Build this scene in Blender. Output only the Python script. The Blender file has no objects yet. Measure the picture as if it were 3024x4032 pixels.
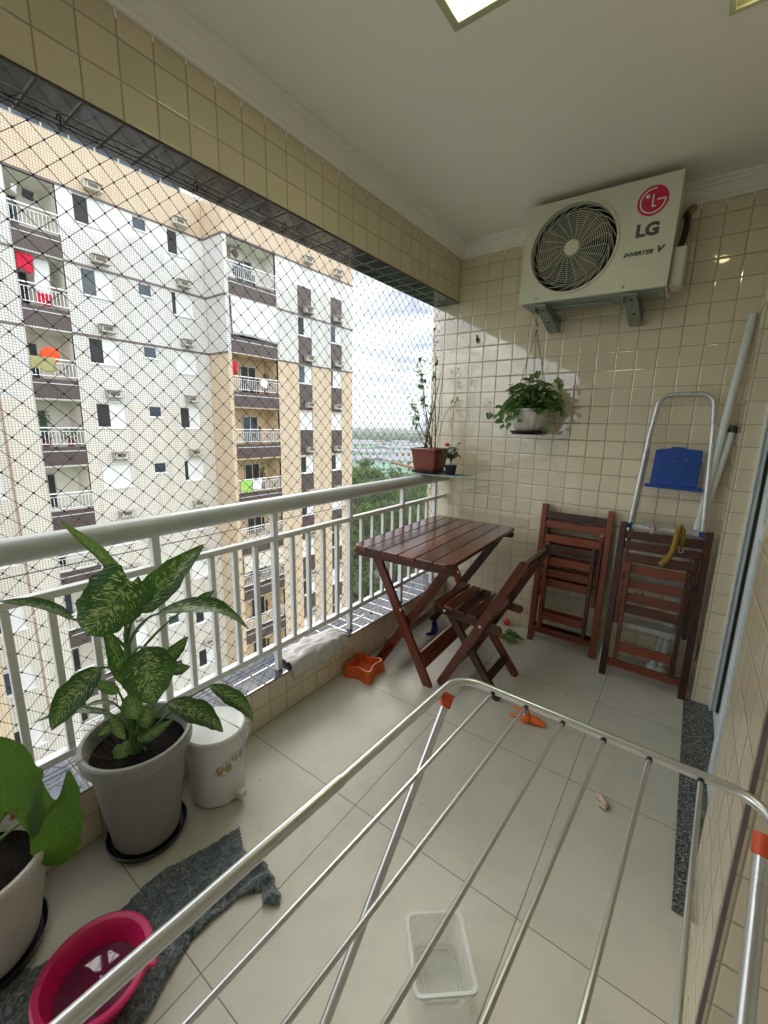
import bpy, math, random
from mathutils import Vector, Matrix, Euler, noise
rnd = random.Random(7)
S = bpy.context.scene
COL = S.collection
R = math.radians
TP = 0.103          # wall tile pitch

# ------------------------------------------------------------------ materials
def newmat(name):
    m = bpy.data.materials.new(name); m.use_nodes = True
    nt = m.node_tree; b = nt.nodes['Principled BSDF']
    return m, nt, b
def setp(b, **k):
    al = {'rough': 'Roughness', 'metal': 'Metallic', 'spec': 'Specular IOR Level', 'coat': 'Coat Weight', 'coatr': 'Coat Roughness',
          'trans': 'Transmission Weight', 'ior': 'IOR', 'alpha': 'Alpha', 'sheen': 'Sheen Weight', 'sss': 'Subsurface Weight'}
    for a, v in k.items(): b.inputs[al[a]].default_value = v
def N(nt, t, **k):
    n = nt.nodes.new(t)
    for a, v in k.items():
        if a.startswith('i_'):
            key = a[2:]
            key = int(key) if key.isdigit() else key
            n.inputs[key].default_value = v
        else: setattr(n, a, v)
    return n
def math_(nt, op, a, b=None, c=None):
    n = nt.nodes.new('ShaderNodeMath'); n.operation = op
    for i, v in enumerate((a, b, c)):
        if v is None: continue
        if hasattr(v, 'is_output') or hasattr(v, 'links'): nt.links.new(v, n.inputs[i])
        else: n.inputs[i].default_value = v
    return n.outputs[0]
def mixc(nt, f, a, b, mode='MIX'):
    n = nt.nodes.new('ShaderNodeMix'); n.data_type = 'RGBA'; n.blend_type = mode
    for s, v in ((n.inputs[0], f), (n.inputs[6], a), (n.inputs[7], b)):
        if hasattr(v, 'links'): nt.links.new(v, s)
        else: s.default_value = v if not isinstance(v, tuple) or len(v) == 4 else (*v, 1)
    return n.outputs[2]
def ramp(nt, fac, stops):
    n = nt.nodes.new('ShaderNodeValToRGB'); e = n.color_ramp.elements
    while len(e) < len(stops): e.new(0.5)
    for i, (p, c) in enumerate(stops):
        e[i].position = p; e[i].color = c if len(c) == 4 else (*c, 1)
    nt.links.new(fac, n.inputs[0]); return n.outputs[0]
def coords(nt, kind='Object'):
    return nt.nodes.new('ShaderNodeTexCoord').outputs[kind]
def noise_(nt, vec, scale, detail=3, rough=.5, dist=0):
    n = N(nt, 'ShaderNodeTexNoise'); n.inputs['Scale'].default_value = scale; n.inputs['Detail'].default_value = detail
    n.inputs['Roughness'].default_value = rough; n.inputs['Distortion'].default_value = dist
    if vec is not None: nt.links.new(vec, n.inputs['Vector'])
    return n.outputs['Fac']
def bump(nt, b, h, strength=.3, dist=.01):
    n = N(nt, 'ShaderNodeBump'); n.inputs['Strength'].default_value = strength; n.inputs['Distance'].default_value = dist
    nt.links.new(h, n.inputs['Height']); nt.links.new(n.outputs[0], b.inputs['Normal']); return n

def plain(name, col, rough=.5, var=.12, nscale=12, bstr=0, bscale=200, **k):
    m, nt, b = newmat(name); setp(b, rough=rough, **k)
    c = coords(nt)
    f = noise_(nt, c, nscale, 4, .6)
    lo = tuple(max(0, x * (1 - var)) for x in col); hi = tuple(min(1, x * (1 + var)) for x in col)
    nt.links.new(ramp(nt, f, [(.3, lo), (.7, hi)]), b.inputs['Base Color'])
    fr = noise_(nt, c, nscale * 2.3, 4, .6)
    r = math_(nt, 'MULTIPLY_ADD', fr, rough * .5, rough * .75); nt.links.new(r, b.inputs['Roughness'])
    if bstr: bump(nt, b, noise_(nt, c, bscale, 3), bstr, .002)
    return m

def tiles(name, ua, va, u0, v0, pitch, col, grout, gw=.022, rough=.12, jit=.012, var=.06, pitchv=None, dirt=.25, gbump=.5, spec=.5, fade=None):
    """world-space tiling: ua/va are the axes (0,1,2), u0/v0 the joint offsets"""
    m, nt, b = newmat(name); setp(b, rough=rough, spec=spec)
    geo = N(nt, 'ShaderNodeNewGeometry'); sp = N(nt, 'ShaderNodeSeparateXYZ'); nt.links.new(geo.outputs['Position'], sp.inputs[0])
    u = math_(nt, 'DIVIDE', math_(nt, 'SUBTRACT', sp.outputs[ua], u0), pitch)
    v = math_(nt, 'DIVIDE', math_(nt, 'SUBTRACT', sp.outputs[va], v0), pitchv or pitch)
    wob = noise_(nt, geo.outputs['Position'], 9, 2)
    fu, fv = math_(nt, 'FRACT', u), math_(nt, 'FRACT', v)
    mu = math_(nt, 'MINIMUM', fu, math_(nt, 'SUBTRACT', 1, fu)); mv = math_(nt, 'MINIMUM', fv, math_(nt, 'SUBTRACT', 1, fv))
    d = math_(nt, 'MINIMUM', mu, mv)
    d = math_(nt, 'ADD', d, math_(nt, 'MULTIPLY', math_(nt, 'SUBTRACT', wob, .5), gw * .5))
    edge = N(nt, 'ShaderNodeMapRange'); edge.inputs[1].default_value = gw * .75; edge.inputs[2].default_value = gw * 1.25
    nt.links.new(d, edge.inputs[0]); tile = edge.outputs[0]
    if fade:   # grout painted over above this height
        fd_ = N(nt, 'ShaderNodeMapRange'); fd_.inputs[1].default_value = fade[0]; fd_.inputs[2].default_value = fade[1]; fd_.inputs[4].default_value = .85
        nt.links.new(math_(nt, 'MULTIPLY_ADD', noise_(nt, geo.outputs['Position'], .5, 3), 2.4, math_(nt, 'SUBTRACT', sp.outputs[2], 1.2)), fd_.inputs[0]); tile = math_(nt, 'MAXIMUM', tile, fd_.outputs[0])
    cell = N(nt, 'ShaderNodeCombineXYZ'); nt.links.new(math_(nt, 'FLOOR', u), cell.inputs[0]); nt.links.new(math_(nt, 'FLOOR', v), cell.inputs[1])
    wn = N(nt, 'ShaderNodeTexWhiteNoise'); wn.noise_dimensions = '3D'; nt.links.new(cell.outputs[0], wn.inputs['Vector'])
    lo = tuple(x * (1 - var) for x in col); hi = tuple(min(1, x * (1 + var)) for x in col)
    tc = ramp(nt, wn.outputs['Value'], [(0, lo), (1, hi)])
    big = noise_(nt, geo.outputs['Position'], 3.5, 5, .65)
    tc = mixc(nt, math_(nt, 'MULTIPLY', math_(nt, 'SUBTRACT', big, .3), dirt), tc, tuple(x * .7 for x in col))
    if not jit and pitch < .2:   # rain streaks and patchy dirt
        mpp = N(nt, 'ShaderNodeMapping'); mpp.inputs['Scale'].default_value = (1.7, 1.7, .14); nt.links.new(geo.outputs['Position'], mpp.inputs[0])
        sk = noise_(nt, mpp.outputs[0], 1.4, 6, .7); tc = mixc(nt, ramp(nt, sk, [(.50, (0, 0, 0)), (.72, (.55, .55, .55))]), tc, tuple(x * y for x, y in zip(col, (.70, .62, .54))))
    if pitch > .5:
        s1 = noise_(nt, geo.outputs['Position'], 7, 8, .72); s2_ = noise_(nt, geo.outputs['Position'], 42, 4, .7)
        tc = mixc(nt, ramp(nt, s1, [(.48, (0, 0, 0)), (.75, (.45, .45, .45))]), tc, tuple(x * .72 for x in col)); tc = mixc(nt, ramp(nt, s2_, [(.66, (0, 0, 0)), (.74, (.5, .5, .5))]), tc, tuple(x * .62 for x in col))
    g2 = mixc(nt, big, tuple(x * .6 for x in grout), grout)
    nt.links.new(mixc(nt, tile, g2, tc), b.inputs['Base Color'])
    nt.links.new(math_(nt, 'SUBTRACT', math_(nt, 'MULTIPLY_ADD', big, rough * .6, .75), math_(nt, 'MULTIPLY', tile, .75 - rough * .6)), b.inputs['Roughness'])
    # pillowed edge + grout recess
    e2 = N(nt, 'ShaderNodeMapRange'); e2.inputs[1].default_value = gw * .6; e2.inputs[2].default_value = gw * 3; e2.interpolation_type = 'SMOOTHSTEP'
    nt.links.new(d, e2.inputs[0])
    h = math_(nt, 'ADD', e2.outputs[0], math_(nt, 'MULTIPLY', noise_(nt, geo.outputs['Position'], 11, 1), .35 if jit else 0))
    bp = bump(nt, b, h, gbump, .0025)
    if jit:   # every tile is laid at a slightly different tilt
        vs = N(nt, 'ShaderNodeVectorMath', operation='SUBTRACT'); nt.links.new(wn.outputs['Color'], vs.inputs[0]); vs.inputs[1].default_value = (.5, .5, .5)
        vm = N(nt, 'ShaderNodeVectorMath', operation='SCALE'); nt.links.new(vs.outputs[0], vm.inputs[0]); vm.inputs['Scale'].default_value = jit * 2
        va_ = N(nt, 'ShaderNodeVectorMath', operation='ADD'); nt.links.new(vm.outputs[0], va_.inputs[0]); nt.links.new(bp.outputs[0], va_.inputs[1])
        nn = N(nt, 'ShaderNodeVectorMath', operation='NORMALIZE'); nt.links.new(va_.outputs[0], nn.inputs[0]); nt.links.new(nn.outputs[0], b.inputs['Normal'])
    return m

BEIGE = (.70, .61, .45); GRT = (.42, .33, .235)
M = {}
M['tile_end'] = tiles('beige tile end wall', 0, 2, 0, 0, TP, BEIGE, GRT, .021, .05, .006, .055, spec=1.0, gbump=.35); M['tile_end'].node_tree.nodes['Principled BSDF'].inputs['IOR'].default_value = 1.65
M['tile_y'] = tiles('beige tile along balcony', 1, 2, 0, 0, TP, BEIGE, GRT, .021, .07, .007, .055, spec=.9, gbump=.35)
M['tile_beam'] = tiles('beige tile on beam', 1, 2, -.02, 2.263, TP, (.66, .57, .40), GRT, .022, .07, .007, .06, spec=.9, gbump=.35)
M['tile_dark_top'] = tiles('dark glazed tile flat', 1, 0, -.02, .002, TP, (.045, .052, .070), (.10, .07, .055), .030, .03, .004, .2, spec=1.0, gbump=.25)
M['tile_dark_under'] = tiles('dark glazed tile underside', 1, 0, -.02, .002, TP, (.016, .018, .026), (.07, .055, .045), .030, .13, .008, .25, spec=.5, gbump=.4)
M['floor'] = tiles('porcelain floor', 0, 1, .727, -1.235, .616, (.565, .545, .47), (.27, .25, .20), .0026, .6, 0, .02, dirt=.24, gbump=.12, pitchv=.622, spec=.4)
M['fac_white'] = tiles('white mosaic', 1, 2, 0, 0, .1, (.75, .74, .725), (.33, .305, .285), .085, .35, 0, .05, gbump=.1, fade=(8.9, 9.5))
M['fac_cream'] = tiles('cream mosaic', 1, 2, 0, 0, .1, (.75, .71, .645), (.36, .315, .27), .085, .35, 0, .04, gbump=.1)
M['fac_peach'] = tiles('peach mosaic', 1, 2, 0, 0, .1, (.70, .56, .41), (.40, .29, .20), .08, .35, 0, .04, gbump=.1)
M['ret_white'] = tiles('white mosaic return', 0, 2, 0, 0, .1, (.75, .745, .735), (.33, .305, .285), .085, .35, 0, .04, gbump=.1)
M['ret_peach'] = tiles('peach mosaic return', 0, 2, 0, 0, .1, (.70, .56, .41), (.40, .29, .20), .08, .35, 0, .04, gbump=.1)
M['fac_brown'] = tiles('brown mosaic', 1, 2, 0, 0, .1, (.095, .066, .062), (.05, .036, .034), .05, .35, 0, .12, gbump=.1)
M['ceiling'] = plain('ceiling paint', (.86, .845, .785), .8, .02, 1.5, .05, 300)
M['crown'] = plain('plaster white', (.86, .85, .80), .6, .03, 4)
M['white_paint'] = plain('white enamel', (.80, .81, .83), .28, .03, 8)
M['rail'] = plain('pearl enamel handrail', (.54, .56, .56), .3, .04, 8, .08, 500)
def granite():
    m, nt, b = newmat('grey granite'); setp(b, rough=.25); c = coords(nt)
    v = N(nt, 'ShaderNodeTexVoronoi'); v.inputs['Scale'].default_value = 220; nt.links.new(c, v.inputs['Vector'])
    s = N(nt, 'ShaderNodeSeparateColor'); nt.links.new(v.outputs['Color'], s.inputs[0])
    nt.links.new(ramp(nt, s.outputs[0], [(0, (.02, .022, .022)), (.45, (.08, .085, .085)), (.8, (.16, .17, .17)), (1, (.34, .35, .34))]), b.inputs['Base Color'])
    return m
M['granite'] = granite()
def wood(name, dark, light, rough=.28):
    m, nt, b = newmat(name); setp(b, rough=rough, coat=.22, coatr=.15)
    c = coords(nt); mp = N(nt, 'ShaderNodeMapping'); nt.links.new(c, mp.inputs[0]); mp.inputs['Scale'].default_value = (9, 9, 9)
    oi = N(nt, 'ShaderNodeObjectInfo'); uv = N(nt, 'ShaderNodeUVMap'); us = N(nt, 'ShaderNodeSeparateXYZ'); nt.links.new(uv.outputs[0], us.inputs[0])
    gv = N(nt, 'ShaderNodeCombineXYZ'); nt.links.new(math_(nt, 'MULTIPLY', us.outputs[0], 3.5), gv.inputs[0]); nt.links.new(math_(nt, 'MULTIPLY', us.outputs[1], 55), gv.inputs[1]); nt.links.new(math_(nt, 'MULTIPLY', oi.outputs['Random'], 50), gv.inputs[2])
    n1 = noise_(nt, gv.outputs[0], .9, 5, .6, .8); n2 = noise_(nt, gv.outputs[0], 4.5, 5, .7, .3)
    f = math_(nt, 'ADD', math_(nt, 'MULTIPLY', n1, .75), math_(nt, 'MULTIPLY', n2, .35))
    f = math_(nt, 'ADD', f, math_(nt, 'MULTIPLY', math_(nt, 'SUBTRACT', oi.outputs['Random'], .6), .75))
    nt.links.new(ramp(nt, f, [(.25, dark), (.75, light)]), b.inputs['Base Color'])
    nt.links.new(math_(nt, 'MULTIPLY_ADD', n1, .25, rough - .1), b.inputs['Roughness'])
    bump(nt, b, n2, .08, .002); return m
M['wood'] = wood('varnished red wood', (.034, .007, .004), (.195, .040, .014))
M['wood_top'] = wood('table top wood', (.060, .013, .006), (.185, .044, .019), .18)
M['alu'] = plain('aluminium', (.66, .67, .67), .30, .03, 5, 0, 400, metal=.92)
M['alu_worn'] = plain('worn aluminium', (.60, .61, .61), .4, .16, 25, .08, 300, metal=.75)
M['alu_blue'] = plain('anodised frame', (.72, .79, .82), .38, .03, 6, metal=.1)
M['gasket'] = plain('black gasket', (.012, .014, .014), .35)
M['glass_dark'] = plain('dark window glass', (.012, .018, .02), .06, .1, 2)
M['orange_clip'] = plain('orange plastic clip', (.72, .09, .025), .4)
M['orange'] = plain('orange rubber', (.85, .14, .02), .5, .05)
M['orange_bowl'] = plain('orange bowl plastic', (.62, .10, .012), .38, .06)
M['blue'] = plain('blue plastic', (.008, .06, .32), .42, .12, 20, .1, 500)
M['blue_toy'] = plain('blue rubber', (.005, .03, .22), .5)
M['bluecap'] = plain('blue cap', (.02, .06, .3), .4)
M['black'] = plain('black plastic', (.012, .012, .014), .4)
M['net'] = plain('black nylon cord', (.045, .036, .042), .7)
M['ac'] = plain('ivory coated steel', (.62, .61, .52), .35, .03, 4)
M['ac_dark'] = plain('fan cavity', (.012, .013, .012), .6)
M['ac_fin'] = plain('bronze fan blade', (.10, .085, .055), .45)
M['ac_guard'] = plain('grille wire', (.52, .52, .46), .4)
M['red'] = plain('crimson print', (.50, .006, .07), .4, .02)
M['white_print'] = plain('white print', (.75, .73, .70), .5, .01)
M['grey_print'] = plain('grey print', (.06, .065, .07), .5, .02)
M['galv'] = plain('galvanised steel', (.26, .31, .27), .45, .12, 30, metal=.4)
M['pvc'] = plain('white pvc', (.62, .66, .66), .35, .05, 10)
M['pot_grey'] = plain('warm grey plastic', (.26, .255, .23), .45, .05, 6, .05, 300)
M['pot_white'] = plain('off white plastic', (.58, .55, .52), .45, .06, 6)
M['pot_hang'] = plain('cream plastic', (.62, .59, .55), .45, .05, 6)
M['terracotta'] = plain('terracotta plastic', (.17, .030, .020), .42, .06, 10)
M['navy'] = plain('navy plastic', (.01, .014, .05), .4)
M['soil'] = plain('dark soil', (.010, .0075, .006), .95, .6, 60, .9, 90, spec=.08)
M['bin'] = plain('white bin plastic', (.66, .67, .66), .3, .03, 5)
M['basket_red'] = plain('basin', (.60, .012, .12), .3)
M['towel'] = plain('pale grey towel', (.56, .53, .52), .95, .15, 18, .6, 260)
M['bone'] = plain('rawhide', (.55, .43, .33), .7, .15, 60)
M['banana'] = plain('mustard cloth', (.28, .17, .02), .75, .25, 30)
M['pink'] = plain('pink rubber', (.75, .10, .13), .5)
M['cord'] = plain('jute cord', (.24, .17, .10), .9)
M['stick'] = plain('cut stick', (.34, .17, .11), .8, .25, 40)
M['gutter_white'] = plain('white shutter', (.74, .74, .73), .5, .03, 3)
M['concrete'] = plain('stained concrete', (.40, .39, .34), .85, .3, 6)
M['roofgrey'] = plain('fibre cement roof', (.20, .20, .225), .8, .25, .2)
M['trim_brown'] = plain('brown trim', (.16, .12, .12), .6)
M['room'] = plain('balcony plaster', (.78, .75, .68), .8, .05, 2)
M['room_peach'] = plain('balcony plaster warm', (.62, .47, .29), .8, .05, 2)
M['win_glass'] = plain('far window glass', (.03, .05, .07), .08, .4, .6)
M['win_dark'] = plain('open window dark', (.012, .011, .012), .5)
M['laundry_red'] = plain('red laundry', (.62, .01, .05), .9)
M['laundry_orange'] = plain('orange laundry', (.95, .09, .02), .9)
M['laundry_olive'] = plain('olive cloth', (.36, .33, .15), .9)
M['laundry_white'] = plain('white laundry', (.72, .72, .72), .9)
M['laundry_dark'] = plain('dark laundry', (.02, .022, .035), .9)
M['laundry_green'] = plain('green cloth', (.32, .55, .10), .9)
M['balcony_plant'] = plain('balcony leaves', (.05, .11, .03), .7, .5, 8)
def ceramic_water():
    m, nt, b = newmat('basin water'); setp(b, rough=.02, spec=.9); b.inputs['Base Color'].default_value = (.16, .010, .07, 1)
    bump(nt, b, noise_(nt, coords(nt), 6, 2), .06, .01); return m
M['water'] = ceramic_water()
def clearplastic(name='frosted clear plastic', a=.38, col=(.66, .68, .66)):
    m, nt, b = newmat(name); b.inputs['Base Color'].default_value = (*col, 1); setp(b, rough=.28, alpha=a, spec=.6)
    f = noise_(nt, coords(nt), 30, 3); nt.links.new(math_(nt, 'MULTIPLY_ADD', f, .2, a - .1), b.inputs['Alpha']); return m
M['clear'] = clearplastic()
M['clear_rim'] = clearplastic('clear rim', .66, (.7, .72, .7))
M['bag'] = clearplastic('thin plastic bag', .35, (.75, .77, .8))
M['pinkwrap'] = clearplastic('pink wrap', .6, (.45, .30, .36))
def lampmat(name, col, st):
    m, nt, b = newmat(name); b.inputs['Base Color'].default_value = (.8, .8, .8, 1)
    b.inputs['Emission Color'].default_value = (*col, 1); b.inputs['Emission Strength'].default_value = st; return m
M['led'] = lampmat('led diffuser', (.90, 1.0, .62), 7.0)
M['lamp_frame'] = plain('olive lamp frame', (.42, .42, .28), .5)
M['bulb'] = lampmat('warm bulb', (1.0, .86, .45), 3.0)
def fleece():
    m, nt, b = newmat('grey marled cloth'); setp(b, rough=.95, sheen=.3); c = coords(nt)
    mp = N(nt, 'ShaderNodeMapping'); nt.links.new(c, mp.inputs[0]); mp.inputs['Scale'].default_value = (1, 1, 1)
    n = noise_(nt, mp.outputs[0], 62, 6, .8, 1.5)
    nt.links.new(ramp(nt, n, [(.36, (.022, .030, .040)), (.5, (.085, .105, .115)), (.64, (.28, .32, .32))]), b.inputs['Base Color'])
    bump(nt, b, noise_(nt, c, 300, 3), .6, .003); return m
M['fleece'] = fleece()
def leafmat(name, dark, mid, spot, amount, back=(.09, .16, .03)):
    m, nt, b = newmat(name); setp(b, rough=.36, spec=.45, sss=0)
    uv = N(nt, 'ShaderNodeUVMap'); sp = N(nt, 'ShaderNodeSeparateXYZ'); nt.links.new(uv.outputs[0], sp.inputs[0])
    a = math_(nt, 'ABSOLUTE', math_(nt, 'SUBTRACT', sp.outputs[1], .5))   # 0 midrib, .5 edge
    # slanted vein coordinates
    k = math_(nt, 'SUBTRACT', sp.outputs[0], math_(nt, 'MULTIPLY', a, .55))
    cmb = N(nt, 'ShaderNodeCombineXYZ'); nt.links.new(math_(nt, 'MULTIPLY', k, 24), cmb.inputs[0]); nt.links.new(math_(nt, 'MULTIPLY', sp.outputs[1], 5.5), cmb.inputs[1])
    oi = N(nt, 'ShaderNodeObjectInfo'); nt.links.new(math_(nt, 'MULTIPLY', oi.outputs['Random'], 40), cmb.inputs[2])
    n = noise_(nt, cmb.outputs[0], 2.1, 2, .5, .3)
    thr = math_(nt, 'MULTIPLY_ADD', math_(nt, 'MULTIPLY', a, a), .9, .572 - amount)
    e = N(nt, 'ShaderNodeMapRange'); nt.links.new(math_(nt, 'SUBTRACT', n, thr), e.inputs[0]); e.inputs[1].default_value = 0; e.inputs[2].default_value = .02
    col = mixc(nt, noise_(nt, cmb.outputs[0], .5, 3), dark, mid)
    rib = math_(nt, 'LESS_THAN', a, .018)
    col = mixc(nt, e.outputs[0], col, spot) if amount > 0 else mixc(nt, math_(nt, 'MULTIPLY', math_(nt, 'LESS_THAN', math_(nt, 'FRACT', math_(nt, 'MULTIPLY', k, 7)), .05), .35), col, spot)
    col = mixc(nt, math_(nt, 'MULTIPLY', rib, .5), col, spot if amount <= 0 else tuple(.5 * (x + y) for x, y in zip(mid, spot)))
    geo = N(nt, 'ShaderNodeNewGeometry')
    nt.links.new(mixc(nt, math_(nt, 'MULTIPLY', geo.outputs['Backfacing'], .5), col, back), b.inputs['Base Color'])
    w = math_(nt, 'SINE', math_(nt, 'MULTIPLY', k, 75)); bump(nt, b, w, .25, .003)
    # light passing through the blade
    tr = N(nt, 'ShaderNodeBsdfTranslucent'); tr.inputs[0].default_value = (*tuple(min(1, x * 2.2) for x in back), 1)
    ms = N(nt, 'ShaderNodeMixShader'); ms.inputs[0].default_value = .2
    nt.links.new(b.outputs[0], ms.inputs[1]); nt.links.new(tr.outputs[0], ms.inputs[2]); nt.links.new(ms.outputs[0], nt.nodes['Material Output'].inputs[0])
    return m
M['dieff'] = leafmat('variegated leaf', (.006, .036, .019), (.012, .058, .022), (.52, .58, .27), .05, (.05, .12, .012))
M['dieff_light'] = leafmat('pale young leaf', (.035, .10, .03), (.07, .16, .04), (.48, .54, .26), .06, (.10, .18, .04))
M['heart'] = leafmat('arum leaf', (.022, .085, .008), (.035, .12, .012), (.08, .17, .03), 0, (.08, .17, .01))
M['pothos'] = leafmat('pothos leaf', (.035, .10, .022), (.085, .19, .04), (.46, .52, .24), .0001, (.10, .18, .03))
M['leaf_small'] = plain('small leaf', (.17, .29, .08), .5, .35, 30)
M['leaf_rose'] = plain('rose leaf', (.035, .09, .03), .45, .3, 30)
M['stem_green'] = plain('green stem', (.10, .19, .05), .5, .2, 30)
M['stem_brown'] = plain('woody stem', (.13, .085, .05), .8, .3, 30)
M['bark'] = plain('bark', (.10, .075, .05), .9, .3, 3)
def foliage(name, a, b_):
    m, nt, b = newmat(name); setp(b, rough=.55, spec=.3)
    geo = N(nt, 'ShaderNodeNewGeometry'); n = noise_(nt, geo.outputs['Position'], .6, 3)
    rp = N(nt, 'ShaderNodeMath', operation='MULTIPLY_ADD'); nt.links.new(geo.outputs['Random Per Island'], rp.inputs[0]); rp.inputs[1].default_value = .6; nt.links.new(n, rp.inputs[2])
    nt.links.new(ramp(nt, math_(nt, 'MULTIPLY', rp.outputs[0], .7), [(.25, a), (.75, b_)]), b.inputs['Base Color'])
    tr = N(nt, 'ShaderNodeBsdfTranslucent'); tr.inputs[0].default_value = (b_[0] * 1.5, b_[1] * 1.6, b_[2], 1)
    ms = N(nt, 'ShaderNodeMixShader'); ms.inputs[0].default_value = .3
    nt.links.new(b.outputs[0], ms.inputs[1]); nt.links.new(tr.outputs[0], ms.inputs[2]); nt.links.new(ms.outputs[0], nt.nodes['Material Output'].inputs[0])
    return m
M['foliage'] = foliage('tree foliage', (.022, .050, .012), (.10, .155, .035))
M['foliage2'] = foliage('distant foliage', (.022, .050, .018), (.070, .120, .035))
M['ground'] = plain('far ground', (.13, .16, .11), .9, .35, .02)
M['house_green'] = plain('pale green render', (.42, .60, .47), .8, .12, .3)
M['house_cream'] = plain('pale cream render', (.62, .58, .50), .8, .12, .3)
M['house_window'] = plain('tiny window', (.05, .06, .07), .4)
M['city'] = plain('city block', (.52, .53, .55), .8, .3, .02)
def sticker():
    m, nt, b = newmat('printed kitten sticker'); setp(b, rough=.4); b.inputs['Base Color'].default_value = (.6, .6, .57, 1); return m
PRINT = {k: plain('sticker ' + k, c, .4, .1, 200) for k, c in (('pink', (.52, .28, .22)), ('olive', (.34, .36, .10)), ('blue', (.20, .28, .42)), ('line', (.30, .30, .28)), ('pale', (.60, .60, .52)))}

# ------------------------------------------------------------------ mesh helper
class MB:
    def __init__(s): s.v = []; s.f = []; s.uv = {}
    def add(s, vs, fs):
        o = len(s.v); s.v += [Vector(v) for v in vs]; s.f += [tuple(i + o for i in f) for f in fs]; return s
    def box(s, a, b):
        (x0, y0, z0), (x1, y1, z1) = a, b
        return s.add([(x0, y0, z0), (x1, y0, z0), (x1, y1, z0), (x0, y1, z0), (x0, y0, z1), (x1, y0, z1), (x1, y1, z1), (x0, y1, z1)],
                     [(0, 3, 2, 1), (4, 5, 6, 7), (0, 1, 5, 4), (1, 2, 6, 5), (2, 3, 7, 6), (3, 0, 4, 7)])
    def bar(s, p, q, w, t, side=(0, 1, 0)):
        """board from p to q; w across 'side x dir', t along 'side'"""
        p, q = Vector(p), Vector(q); d = (q - p).normalized(); sd = Vector(side); sd = (sd - d * sd.dot(d)).normalized(); u = d.cross(sd)
        vs = [c + sd * (a * t / 2) + u * (b * w / 2) for c in (p, q) for a, b in ((-1, -1), (1, -1), (1, 1), (-1, 1))]
        return s.add(vs, [(0, 3, 2, 1), (4, 5, 6, 7), (0, 1, 5, 4), (1, 2, 6, 5), (2, 3, 7, 6), (3, 0, 4, 7)])
    def rbar(s, p, q, w, t, side=(0, 1, 0), e0=1, e1=1, k=5):
        """board with rounded ends (in the w plane)"""
        p, q = Vector(p), Vector(q); d = (q - p).normalized(); sd = Vector(side); sd = (sd - d * sd.dot(d)).normalized(); u = d.cross(sd)
        pts = []
        for e, c, sg in ((e0, p, -1), (e1, q, 1)):
            for i in range(k + 1):
                a = math.pi * (i / k - .5) * sg * -1 * sg
                if e: pts.append(c + d * (sg * math.cos(a) * w * .32) + u * (math.sin(a) * w / 2 * sg))
                elif i in (0, k): pts.append(c + u * (math.sin(a) * w / 2 * sg))
        n = len(pts)
        vs = [x - sd * t / 2 for x in pts] + [x + sd * t / 2 for x in pts]
        for i_, x in enumerate(vs): s.uv[len(s.v) + i_] = (x.dot(d), x.dot(u) + (t if i_ >= n else 0))
        fs = [tuple(range(n))[::-1], tuple(range(n, 2 * n))] + [(i, (i + 1) % n, (i + 1) % n + n, i + n) for i in range(n)]
        return s.add(vs, fs)
    def tube(s, pts, r, n=8, closed=False, cap=True):
        pts = [Vector(p) for p in pts]; m = len(pts); o = len(s.v); prev = None
        for i, p in enumerate(pts):
            if closed: t = (pts[(i + 1) % m] - pts[i - 1]).normalized()
            else: t = (pts[min(i + 1, m - 1)] - pts[max(i - 1, 0)]).normalized()
            if prev is None:
                prev = t.orthogonal().normalized()
            prev = (prev - t * prev.dot(t)).normalized(); bi = t.cross(prev)
            rr = r(i / (m - 1)) if callable(r) else r
            for k in range(n):
                a = 2 * math.pi * k / n; s.v.append(p + prev * math.cos(a) * rr + bi * math.sin(a) * rr)
        for i in range(m if closed else m - 1):
            for k in range(n):
                a = o + i * n + k; b = o + i * n + (k + 1) % n; c = o + ((i + 1) % m) * n
                s.f.append((a, b, c + (k + 1) % n, c + k))
        if cap and not closed:
            s.f.append(tuple(o + k for k in range(n))[::-1]); s.f.append(tuple(o + (m - 1) * n + k for k in range(n)))
        return s
    def lathe(s, c, prof, n=40, closed=False):
        c = Vector(c); o = len(s.v); m = len(prof)
        for r, z in prof:
            for k in range(n):
                a = 2 * math.pi * k / n; s.v.append(c + Vector((math.cos(a) * r, math.sin(a) * r, z)))
        for i in range(m - 1 if not closed else m):
            for k in range(n):
                s.f.append((o + i * n + k, o + i * n + (k + 1) % n, o + ((i + 1) % m) * n + (k + 1) % n, o + ((i + 1) % m) * n + k))
        return s
    def disc(s, c, r, n=40, axis='z', z=0):
        c = Vector(c); o = len(s.v)
        for k in range(n):
            a = 2 * math.pi * k / n
            s.v.append(c + (Vector((math.cos(a) * r, math.sin(a) * r, 0)) if axis == 'z' else Vector((math.cos(a) * r, 0, math.sin(a) * r))))
        s.f.append(tuple(range(o, o + n))); return s
    def poly(s, pts, t, n):
        """flat polygon extruded by t along vector n"""
        n = Vector(n).normalized() * t; k = len(pts); pts = [Vector(p) for p in pts]
        return s.add(pts + [p + n for p in pts], [tuple(range(k))[::-1], tuple(range(k, 2 * k))] + [(i, (i + 1) % k, (i + 1) % k + k, i + k) for i in range(k)])
    def ball(s, c, r, sc=(1, 1, 1), n=12, m=8, rot=None):
        c = Vector(c); o = len(s.v)
        for i in range(m + 1):
            th = math.pi * i / m
            for k in range(n):
                a = 2 * math.pi * k / n
                p = Vector((math.sin(th) * math.cos(a) * sc[0], math.sin(th) * math.sin(a) * sc[1], math.cos(th) * sc[2])) * r
                if rot: p = rot @ p
                s.v.append(c + p)
        for i in range(m):
            for k in range(n): s.f.append((o + i * n + k, o + (i + 1) * n + k, o + (i + 1) * n + (k + 1) % n, o + i * n + (k + 1) % n))
        return s
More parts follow.
